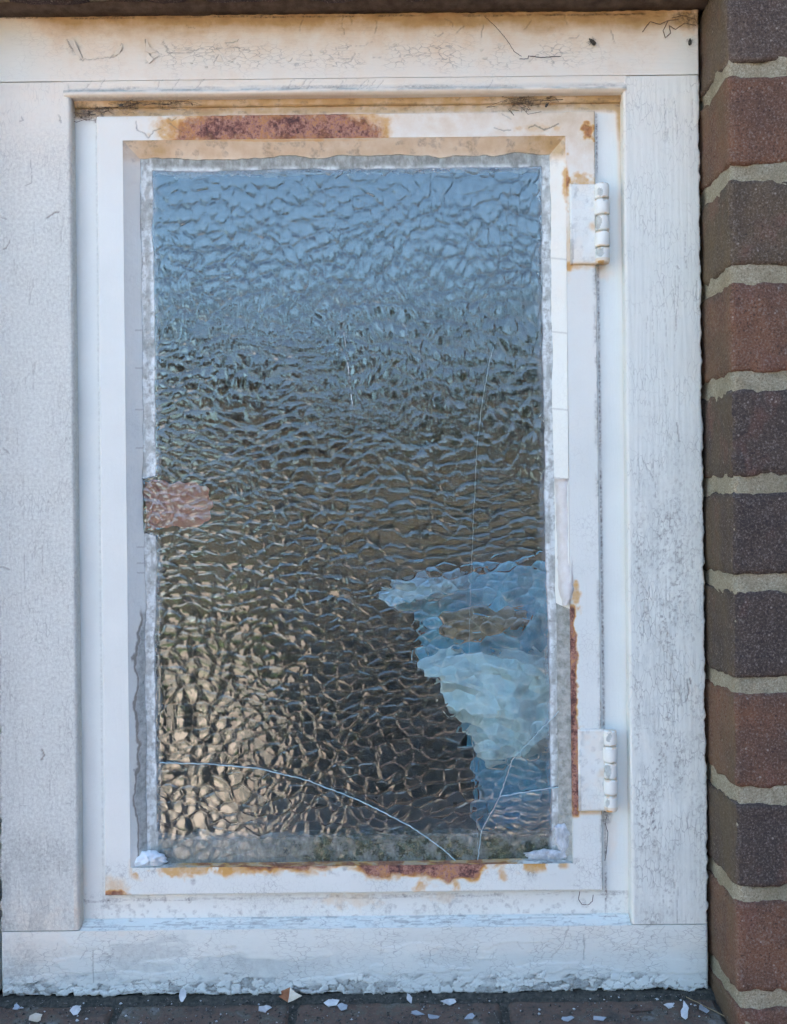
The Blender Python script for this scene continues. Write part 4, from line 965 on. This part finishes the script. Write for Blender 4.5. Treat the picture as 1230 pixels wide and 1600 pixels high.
        Vr = np.stack([Xs[rim], YG + .0042 + off[rim], Zs[rim]], -1)
        W_ = np.stack([be[:, 1], be[:, 0], ri[:, 0], ri[:, 1]], -1)
        me = mesh_np('glass', np.concatenate([Vf, Vr]), np.concatenate([Qf, W_]), {'smear': np.clip(np.concatenate([sms, sms[rim] * 0]), 0, 1), 'film': np.concatenate([film.ravel()[used], sms[rim] * 0]), 'white': np.clip(np.concatenate([white.ravel()[used], sms[rim] * 0]), 0, 1), 'moss': np.clip(np.concatenate([mossy.ravel()[used], sms[rim] * 0]), 0, 1)})
        smf = np.ones(len(me.polygons), bool); smf[len(Qf):] = False; me.polygons.foreach_set('use_smooth', smf)
        bm = bmesh.new(); bm.from_mesh(me); bm.verts.ensure_lookup_table(); bm.edges.ensure_lookup_table()
        ee = [e_ for e_ in bm.edges if e_.is_boundary and e_.verts[0].index >= N and e_.verts[1].index >= N]
        r_ = bmesh.ops.triangle_fill(bm, edges=ee, use_beauty=False, use_dissolve=False, normal=(0, 1, 0))
        for f_ in r_['geom']:
            if isinstance(f_, bmesh.types.BMFace): f_.smooth = False
        bm.to_mesh(me); bm.free()
        o = link('glass_pane' if s == 0 else 'glass_shard', me, M_GLASS, sash, False)
        o['label'] = names[s]
    # bright broken edges along the cracks
    for pts, r, sd in ((CR_A, .00006, 1), (CR_B[1:], .00048, 2), (CR_C[1:], .0003, 3), (CR_D[:-1], .0005, 4)):
        d = densify(pts, 5, .7, sd)
        tube('broken_glass_edge', [P3(x, y, YG - .0002) for x, y in d if y < 1347], r, M_EDGE, sash)
glass()
# putty bed seen behind the glass edge
def bed_a(px, py, x, z):
    mo = ss(1292, 1312, py) * (ss(420, 520, px) * .95 + 0.15) + .25 * ss(830, 880, px) * ss(900, 1000, py)
    return dict(moss=np.clip(mo, 0, 1), warm=ss(300, 240, py) * .6)
def bed_h(px, py, x, z): return (fbm(x / 14, z / 14, 55, 3) - .5) * 0.7
YP = YG + .0052
def bj(axis, inner):
    def f(px, py, u, v):
        w = {'u1': u, 'u0': 1 - u, 'v1': v, 'v0': 1 - v}[inner] ** 3
        d = (fbm((py if axis == 'x' else px) / 40, 0 * px, 61, 5) - .5) * .006
        return (w * d, 0 * u) if axis == 'x' else (0 * u, w * d)
    return f
bx0, bx1, bz0, bz1 = MX(210, YP), MX(905, YP), MZ(1352, YP), MZ(228, YP)
zt, zb_ = pt(232, 745, YP)[1], pt(240, 832, YP)[1]
patch('putty_bed', [(bx0, YP, zt), (MX(243, YP), YP, zt), (MX(243, YP), YP, bz1), (bx0, YP, bz1)], .0007, M_PUTTY, sash, YP + .012, bed_h, bed_a, jit=bj('x', 'u1'))
patch('putty_bed', [(bx0, YP, bz0), (MX(242, YP), YP, bz0), (MX(242, YP), YP, zb_), (bx0, YP, zb_)], .0007, M_PUTTY, sash, YP + .012, bed_h, bed_a, jit=bj('x', 'u1'))
patch('putty_bed', [(MX(857, YP), YP, bz0), (bx1, YP, bz0), (bx1, YP, bz1), (MX(851, YP), YP, bz1)], .0007, M_PUTTY, sash, YP + .012, bed_h, bed_a, jit=bj('x', 'u0'))
patch('putty_bed', [(bx0, YP - .0003, MZ(265, YP)), (bx1, YP - .0003, MZ(265, YP)), (bx1, YP - .0003, bz1), (bx0, YP - .0003, bz1)], .0007, M_PUTTY, sash, YP + .012, bed_h, bed_a, jit=bj('z', 'v0'))
patch('putty_bed', [(bx0, YP - .0003, bz0), (bx1, YP - .0003, bz0), (bx1, YP - .0003, MZ(1304, YP)), (bx0, YP - .0003, MZ(1304, YP))], .0007, M_PUTTY, sash, YP + .012, bed_h, bed_a, jit=bj('z', 'v1'))
lump('pink_filler_patch', [(227, 754), (246, 747), (270, 756), (300, 752), (325, 762), (333, 790), (326, 815), (300, 824), (270, 822), (240, 828), (228, 826)], YP + .001, .0012, M_PINK, sash, seed=3)['label'] = 'pinkish patch of old filler behind the left edge of the glass'

# ------------------------------------------------------------------ hinges
def hinge(px0, px1, pk, py0, py1, chips, seed):
    h = boxmesh('hinge', 0, .001, 0, .001, 0, .001, M_SASH, sash); bpy.data.objects.remove(h)
    y = YF - .0022
    def ha(px, py, x, z):
        st = 0.10 + 0.12 * ss(py1 - 30, py1, py) + .1 * ss(py0 + 30, py0, py)
        ru = 0.30 * ss(py1 - 8, py1 + 2, py) * (seed == 1) + 0.25 * blob(px, py, px1 - 4, (py0 + py1) / 2 + 4, 10, 12, 3)
        ed = 0.6 * (px < px0 + 3 + 3 * fbm(py / 12, py * 0, 4, 3)) * ss(py0 + 60, py1, py)
        wr = ss(.60, .66, fbm(px / 11, py / 16, seed * 7, 4)) * (ss(px0 + 12, px0 + 3, px) + ss(px1 - 12, px1 - 3, px)) * .4
        return dict(stain_and_light=st + .12 * ss(.45, .7, fbm(px / 20, py / 20, seed + 40, 4)), dirt_and_shade=.2 * ss(.62, .7, fbm(px / 9, py / 9, seed + 41, 4)), crack=np.clip(ed, 0, 1), bare=np.clip(wr, 0, 1), crk=.5 + 0 * px, rust=ru)
    (xa, za), (xb, zb) = pt(px0, py1, y), pt(px1, py0, y)
    leaf = patch('hinge_leaf', [(xa, y, za), (xb, y, za), (xb, y, zb), (xa, y, zb)], .0007, M_SASH, sash, YF + .002, lambda px, py, x, z: (fbm(x / 8, z / 8, seed + 3, 4) - .5) * 1.1, ha, .0011)
    leaf['label'] = ('upper' if seed == 1 else 'lower') + ' hinge leaf thick with paint'
    # five knuckles on one pin
    xk = (pt(pk[0], (py0 + py1) / 2, .004)[0] + pt(pk[1], (py0 + py1) / 2, .004)[0]) / 2; rk = (pt(pk[1], 800, .004)[0] - pt(pk[0], 800, .004)[0]) / 2
    for i in range(5):
        a, b = za + (zb - za) * i / 5 + .0003, za + (zb - za) * (i + 1) / 5 - .0003
        n, m = 40, 22
        th, t = np.meshgrid(np.linspace(0, 2 * math.pi, n, endpoint=False), np.linspace(0, 1, m))
        rr = rk * (1 - .16 * (np.abs(t * 2 - 1) ** 10)) * (1 + .05 * (fbm(th * 2, t * 4, seed * 9 + i, 3) - .5)); rr = rr * (1 if i % 2 else .94)
        Xk, Yk, Zk = xk + rr * np.cos(th), .0040 + rr * np.sin(th), a + (b - a) * t
        pxk, pyk = to_px(Xk, Yk, Zk)
        ch = np.zeros(Xk.shape)
        for (qx, qy, qr1, qr2) in chips: ch = np.maximum(ch, blob(pxk, pyk, qx, qy, qr1, qr2, 5, 1.0) > .5)
        rr = rr - ch * .0005; Xk, Yk = xk + rr * np.cos(th), .0040 + rr * np.sin(th)
        V = np.stack([Xk, Yk, Zk], -1).reshape(-1, 3); I = np.arange(n * m).reshape(m, n)
        Q = np.stack([I[:-1], np.roll(I[:-1], -1, 1), np.roll(I[1:], -1, 1), I[1:]], -1).reshape(-1, 4)
        V = np.concatenate([V, [[xk, .004, a], [xk, .004, b]]]); nv = n * m
        capb = np.stack([np.roll(I[0], -1), I[0], np.full(n, nv), np.full(n, nv)], -1); capt = np.stack([I[-1], np.roll(I[-1], -1), np.full(n, nv + 1), np.full(n, nv + 1)], -1)
        at = dict(stain_and_light=.14 + 0 * ch, dirt_and_shade=0 * ch, crack=0 * ch, bare=ch * .85, crk=.2 + 0 * ch, rust=0.22 * (np.abs(t - .5) > .40) * ss(.4, .6, fbm(th * 2, t * 5 + i, 7, 3)) + 0.2 * (i == 0) * (t < .3) + 0 * ch)
        at = {k: np.concatenate([v.ravel(), [v.ravel()[0], v.ravel()[-1]]]) for k, v in at.items()}
        me = bpy.data.meshes.new('knuckle')
        me.from_pydata([tuple(v) for v in V], [], [tuple(q) for q in Q.tolist()] + [tuple(q[:3]) for q in capb.tolist()] + [tuple(q[:3]) for q in capt.tolist()]); me.update()
        for kx, v in at.items():
            aa = me.attributes.new(kx, 'FLOAT', 'POINT'); aa.data.foreach_set('value', v.astype(np.float32))
        o = bpy.data.objects.new('knuckle', me); COL.objects.link(o); me.materials.append(M_SASH); me.polygons.foreach_set('use_smooth', np.ones(len(me.polygons), bool)); o.parent = leaf
hinge(892, 931, (929, 953), 287, 413, [(937, 300, 7, 7), (935, 347, 8, 13), (937, 392, 9, 10), (945, 310, 5, 7)], 1)
hinge(905, 945, (943, 965), 1140, 1268, [(951, 1152, 8, 12), (950, 1205, 8, 14), (949, 1256, 6, 14)], 2)

# ------------------------------------------------------------------ things inside, behind the glass
def crumple(name, pts, y0, depth, mat, seed, n=60):
    """free-standing crumpled bag: outline in photo pixels at its own distance, closed body with depth"""
    P = np.array(pts, float); m = len(P); per = 72
    tt = np.linspace(0, m, per, endpoint=False); k = tt.astype(int); f = (tt - k)[:, None]
    B = P[k % m] * (1 - f) + P[(k + 1) % m] * f; c = P.mean(0); V = []; Q = []
    rings = 14; L = []
    for r in range(2 * rings + 1):
        s = math.sin(math.pi * r / (2 * rings)) if r not in (0, 2 * rings) else 0.001
        yy = y0 - depth * math.cos(math.pi * r / (2 * rings))
        for i in range(per):
            q = c + (B[i] - c) * s
            e = (vn(np.array([q[0] / 22 + r * .3]), np.array([q[1] / 22]), seed)[0] - .5) * .02
            x, z = pt(q[0], q[1], y0); V.append((x + e * .4, yy + e, z + e * .4))
    for r in range(2 * rings):
        for i in range(per): Q.append((r * per + i, (r + 1) * per + i, (r + 1) * per + (i + 1) % per, r * per + (i + 1) % per))
    me = bpy.data.meshes.new(name); me.from_pydata(V, [], Q); me.update()
    return link(name, me, mat, None)
def bag():
    y0 = .085
    zs = pt(700, 1330, y0)[1]
    boxmesh('inner_sill', XI0 - .05, XI1 + .08, .061, .24, zs - .03, zs, simple('painted_inner_sill', (.16, .17, .18), (.22, .23, .24), 30, .6)).update_tag()
    t = thing('blue_bag', 'crumpled pale blue plastic bag behind the lower right of the glass', 'bag', (pt(800, 1330, y0)[0], y0, zs))
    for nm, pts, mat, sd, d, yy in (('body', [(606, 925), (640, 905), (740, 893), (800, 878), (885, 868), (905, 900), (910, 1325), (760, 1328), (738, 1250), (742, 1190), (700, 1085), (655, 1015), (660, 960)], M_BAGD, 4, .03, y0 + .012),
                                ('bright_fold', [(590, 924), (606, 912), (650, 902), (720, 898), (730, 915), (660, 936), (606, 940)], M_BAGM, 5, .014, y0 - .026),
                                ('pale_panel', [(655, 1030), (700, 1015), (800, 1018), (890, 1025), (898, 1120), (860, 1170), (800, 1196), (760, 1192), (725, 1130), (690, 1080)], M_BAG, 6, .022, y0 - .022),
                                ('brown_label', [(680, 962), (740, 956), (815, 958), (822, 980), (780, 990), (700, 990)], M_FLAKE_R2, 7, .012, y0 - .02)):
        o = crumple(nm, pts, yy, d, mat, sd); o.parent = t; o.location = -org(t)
bag()
tag(bpy.data.objects['inner_sill'], 'dark painted inner window board behind the glass', 'window board')

# ------------------------------------------------------------------ loose bits
rb = random.Random(5)
def sill_point(px, py):
    """where the sight line through a photo pixel meets the sloping sill tiles"""
    u, v = px - 615, 800 - py
    dx, dz = (u * cs + v * sn) / F, (-u * sn + v * cs) / F
    d = 0.7
    for _ in range(12):
        y = d - CD; z = ZB - .0012 + (y + .009) * .10; d = z / dz
    return dx * d, d - CD, z
def flake(name, px, py, w, h, mat, label, group=None, tiltx=0.5, rot=0.0, curl=.2, mat2=None, stand=None):
    x, y, z = sill_point(px, py)
    n = 8; rr = random.Random(int(px * 7 + py)); out = [(math.cos(2 * math.pi * k / n) * rr.uniform(.35, 1.2) * w / 2, math.sin(2 * math.pi * k / n) * rr.uniform(.35, 1.2) * h / 2) for k in range(n)]
    V = [(0, 0, 0)] + [(a, b, curl * (a * a + b * b) / max(w, h) * 1.5) for a, b in out]
    th = .0006; V += [(a, b, c - th) for a, b, c in V]
    Q = [(0, 1 + k, 1 + (k + 1) % n) for k in range(n)] + [(n + 1, n + 2 + (k + 1) % n, n + 2 + k) for k in range(n)] + [(1 + k, n + 2 + k, n + 2 + (k + 1) % n, 1 + (k + 1) % n) for k in range(n)]
    me = bpy.data.meshes.new(name); me.from_pydata(V, [], Q); me.update(); me.materials.append(mat)
    o = bpy.data.objects.new(name, me); COL.objects.link(o)
    o.rotation_euler = (tiltx, rr.uniform(-.2, .2), rot)
    o.location = (x, y, z + .0008 + math.sin(abs(tiltx)) * h * .45)
    if mat2:
        me.materials.append(mat2)
        for p in me.polygons:
            if p.center.x < 0: p.material_index = 1
    return tag(o, label, 'paint flake', group)
g1 = 'paint flakes fallen on the sill'
flake('paint_flake', 118, 1588, .008, .011, M_FLAKE, 'upright white paint flake near the left end of the sill', g1, 1.0, .2)
flake('paint_flake', 285, 1568, .008, .012, M_FLAKE, 'white paint flake leaning against the frame left of the rusty flake', g1, 1.25, .1)
flake('paint_flake', 452, 1566, .022, .012, M_FLAKE_T, 'large curled flake, half rusty brown and half cream', g1, .9, -.1, .5, M_FLAKE_R)
flake('paint_flake', 516, 1573, .013, .008, M_FLAKE, 'flat white flake just right of the rusty brown flake', g1, .35, .3)
flake('paint_flake', 537, 1577, .010, .008, M_FLAKE_G, 'greyish flake touching the flat white flake beside the rusty one', g1, .4, -.4)
flake('paint_flake', 415, 1581, .012, .008, M_FLAKE, 'crumpled white flake at the lower left of the rusty flake', g1, .6, .8)
flake('paint_flake', 641, 1567, .006, .009, M_FLAKE, 'small upright white flake near the middle of the sill', g1, .9, .4)
flake('paint_flake', 702, 1570, .013, .007, M_FLAKE, 'bright white flake right of the middle of the sill', g1, .4, .1)
flake('paint_flake', 650, 1586, .011, .006, M_FLAKE_G, 'grey flake lying in front of the small upright white flake', g1, .2, -.2)
flake('paint_flake', 678, 1592, .012, .007, M_FLAKE_G, 'blue grey flake in front of the bright white flake', g1, .2, .2)
flake('paint_flake', 733, 1591, .009, .007, M_FLAKE_G, 'grey angular flake beside the tile joint', g1, .3, .7)
flake('paint_flake', 58, 1597, .013, .009, M_FLAKE_T, 'pointed tan flake at the bottom left edge of the picture', g1, .5, .6)
flake('paint_flake', 25, 1580, .006, .009, M_FLAKE_G, 'dull grey flake in the left corner of the sill', g1, .7, .2)
flake('paint_flake', 886, 1594, .014, .006, M_FLAKE_G, 'wide pale grey flake at the front right of the sill', g1, .15, .1)
flake('paint_flake', 938, 1594, .013, .007, M_FLAKE_G, 'pale blue grey flake right of the wide pale grey one', g1, .15, -.2)
flake('paint_flake', 1046, 1574, .010, .006, M_FLAKE, 'white flake near the straw at the right end of the sill', g1, .3, .5)
flake('paint_flake', 1070, 1588, .008, .013, M_FLAKE, 'long white flake in front of the straw at the right end', g1, .6, -.3)
flake('paint_flake', 1100, 1582, .009, .008, M_FLAKE_G, 'grey flake in the right corner of the sill by the bricks', g1, .5, .5)
def crumbs(name='paint_crumbs', mat=None, n=120, small=.0004, big=.0016, label='scattered tiny white paint crumbs on the tile sill', cat='paint crumbs'):
    V, Q = [], []
    for k in range(n):
        px = rb.uniform(5, 1110); py = 1600 - 42 * rb.random() ** 1.2 - (px - 615) * .008
        try: x, y, z = sill_point(px, py)
        except ZeroDivisionError: continue
        if y > -.003 or y < -.08: continue
        s = small + big * rb.random() ** 3; b = len(V)
        z += s * .4
        for d in ((1, 0, 0), (-.5, .8, 0), (-.6, -.7, .1), (.1, 0, .9), (0, .1, -.8)):
            V.append((x + d[0] * s * rb.uniform(.6, 1.3), y + d[1] * s * rb.uniform(.6, 1.3), z + d[2] * s * rb.uniform(.5, 1)))
        for f in ((0, 1, 3), (1, 2, 3), (2, 0, 3), (1, 0, 4), (2, 1, 4), (0, 2, 4)): Q.append(tuple(b + i for i in f))
    me = bpy.data.meshes.new(name); me.from_pydata(V, [], Q); me.update()
    o = link(name, me, mat or M_FLAKE, None, False); o['kind'] = 'stuff'; tag(o, label, cat)
crumbs()
crumbs('grit', M_GRIT, 1500, .0003, .0014, 'dark grit and dust lying on the tile sill', 'grit')
def strand(name, pts, r, mat, label, cat, y=-.0012, group=None):
    d = densify(pts, 3.0, .35, int(pts[0][0]))
    o = tube(name, [P3(a, b, y - .0006 * math.sin(i * .7)) for i, (a, b) in enumerate(d)], r, mat); return tag(o, label, cat, group)
strand('fibre', [(757, 25), (775, 42), (792, 62), (803, 80), (815, 88)], .00018, M_DARKHAIR, 'long brown fibre slanting down the head of the frame', 'fibre')
strand('fibre', [(812, 92), (825, 92), (826, 87), (845, 90), (876, 88)], .00028, M_DARKHAIR, 'level twiggy brown fibre below the long slanting one', 'fibre')
strand('fibre', [(906, 1393), (904, 1405), (909, 1413), (919, 1414), (926, 1408), (927, 1398)], .00025, M_DARKHAIR, 'thin looped hair below the lower right sash corner', 'fibre', .0095)
strand('fibre', [(948, 1276), (946, 1288), (950, 1300), (948, 1330), (945, 1345)], .00022, M_DARKHAIR, 'thin hair hanging under the lower hinge', 'fibre', .004)
for i, pts in enumerate(([(1012, 40), (1016, 34), (1032, 38), (1044, 32), (1060, 30)], [(1044, 32), (1036, 48), (1040, 59), (1048, 52), (1046, 40)], [(1046, 40), (1056, 46), (1070, 36), (1088, 40)], [(1004, 50), (1012, 38)], [(1050, 28), (1066, 24), (1086, 30), (1094, 44)])):
    strand('cobweb', pts, .0003, M_WEB, ['dusty cobweb strand reaching furthest left from the top right corner', 'looping cobweb strand in the top right corner', 'cobweb strand joining the loop to the wall', 'short loose cobweb end at the top right', 'upper cobweb strand under the brick at the top right'][i], 'cobweb', -.002, 'cobweb strands in the top right corner')
def clump(px, py, w, h, y, label, seed, n=26):
    rr = random.Random(seed); V, Q = [], []
    t = thing('dust_clump', label, 'cobweb', P3(px, py, y), 'dusty cobweb clumps under the head')
    for k in range(n):
        p = [(px + rr.gauss(0, w * .4), py + rr.gauss(0, h * .4))]
        for _ in range(4): p.append((p[-1][0] + rr.gauss(0, w * .22), p[-1][1] + rr.gauss(0, h * .25)))
        pts = [Vector(P3(a, b, y - rr.random() * .0015)) for a, b in p]; r = .00012 + .00016 * rr.random()
        N = len(pts)
        for i, q in enumerate(pts):
            b = len(V)
            for a in range(3): V.append((q.x + r * math.cos(a * 2.1), q.y - r * .5, q.z + r * math.sin(a * 2.1)))
            if i: 
                for a in range(3): Q.append((b - 3 + a, b - 3 + (a + 1) % 3, b + (a + 1) % 3, b + a))
    me = bpy.data.meshes.new('tangle'); me.from_pydata(V, [], Q); me.update()
    link('tangle', me, M_WEB, t)
clump(142, 174, 40, 20, .009, 'brown dusty cobweb clump in the upper left corner of the recess', 3)
clump(192, 163, 36, 10, .006, 'small dust clump under the lip just right of the upper left corner', 4, 16)
clump(262, 161, 44, 8, .006, 'thin smear of dusty web above the left end of the rust', 8, 12)
clump(822, 157, 44, 16, .006, 'brown dusty cobweb clump under the lip toward the upper hinge', 5)
def bug(px, py, L, ang, label, y=-.0008):
    t = thing('dead_fly', label, 'insect', P3(px, py, y))
    c = Vector(P3(px, py, y - .0006)); a = Vector((math.cos(ang), 0, math.sin(ang))); b = Vector((-a.z, 0, a.x))
    def ell(nm, ctr, ra, rb_, rc_, mat):
        bm = bmesh.new(); bmesh.ops.create_uvsphere(bm, u_segments=12, v_segments=8, radius=1)
        for v in bm.verts: p = v.co.copy(); v.co = ctr + a * p.x * ra + b * p.y * rb_ + Vector((0, -1, 0)) * p.z * rc_
        me = bpy.data.meshes.new(nm); bm.to_mesh(me); bm.free(); link(nm, me, mat, t)
    ell('abdomen', c - a * L * .2, L * .32, L * .16, L * .13, M_INSECT); ell('thorax', c + a * L * .14, L * .16, L * .15, L * .14, M_INSECT); ell('head', c + a * L * .34, L * .09, L * .09, L * .09, M_INSECT)
    for s in (-1, 1): ell('wing', c - a * L * .18 + b * s * L * .14 + Vector((0, -.0006, 0)), L * .34, L * .09, L * .015, M_INSECT)
    for k in range(6):
        s = -1 if k % 2 else 1; o = a * L * (.2 - .12 * (k // 2))
        tube('leg', [c + o, c + o + b * s * L * .25 + Vector((0, -.0006, 0)), c + o * 1.6 + b * s * L * .45 + Vector((0, .0004, 0))], L * .018, M_INSECT, t, 3)
bug(925, 65, .0075, 2.3, 'dead fly stuck to the cream head of the frame')
bug(1078, 65, .0060, 1.5, 'slim dead insect on the frame head close to the brick wall')
bug(190, 164, .0040, .4, 'tiny dark insect under the lip at the upper left')
bug(855, 164, .0045, .9, 'tiny slim insect on the tan strip right of the dust clump')
x, y, z = sill_point(1060, 1560)
def sill_strand(name, pts, r, mat, label, cat):
    o = tube(name, [Vector(sill_point(*p)) + Vector((0, 0, .0012)) for p in densify(pts, 8, .4, 3)], r, mat); tag(o, label, cat)
sill_strand('straw', [(1072, 1560), (1100, 1574), (1132, 1590)], .0004, M_STRAW, 'thin dry straw across the right end of the sill', 'straw')
sill_strand('twig', [(985, 1583), (1000, 1581), (1018, 1580)], .0012, M_DARKHAIR, 'short dark twig on the right part of the sill', 'twig')
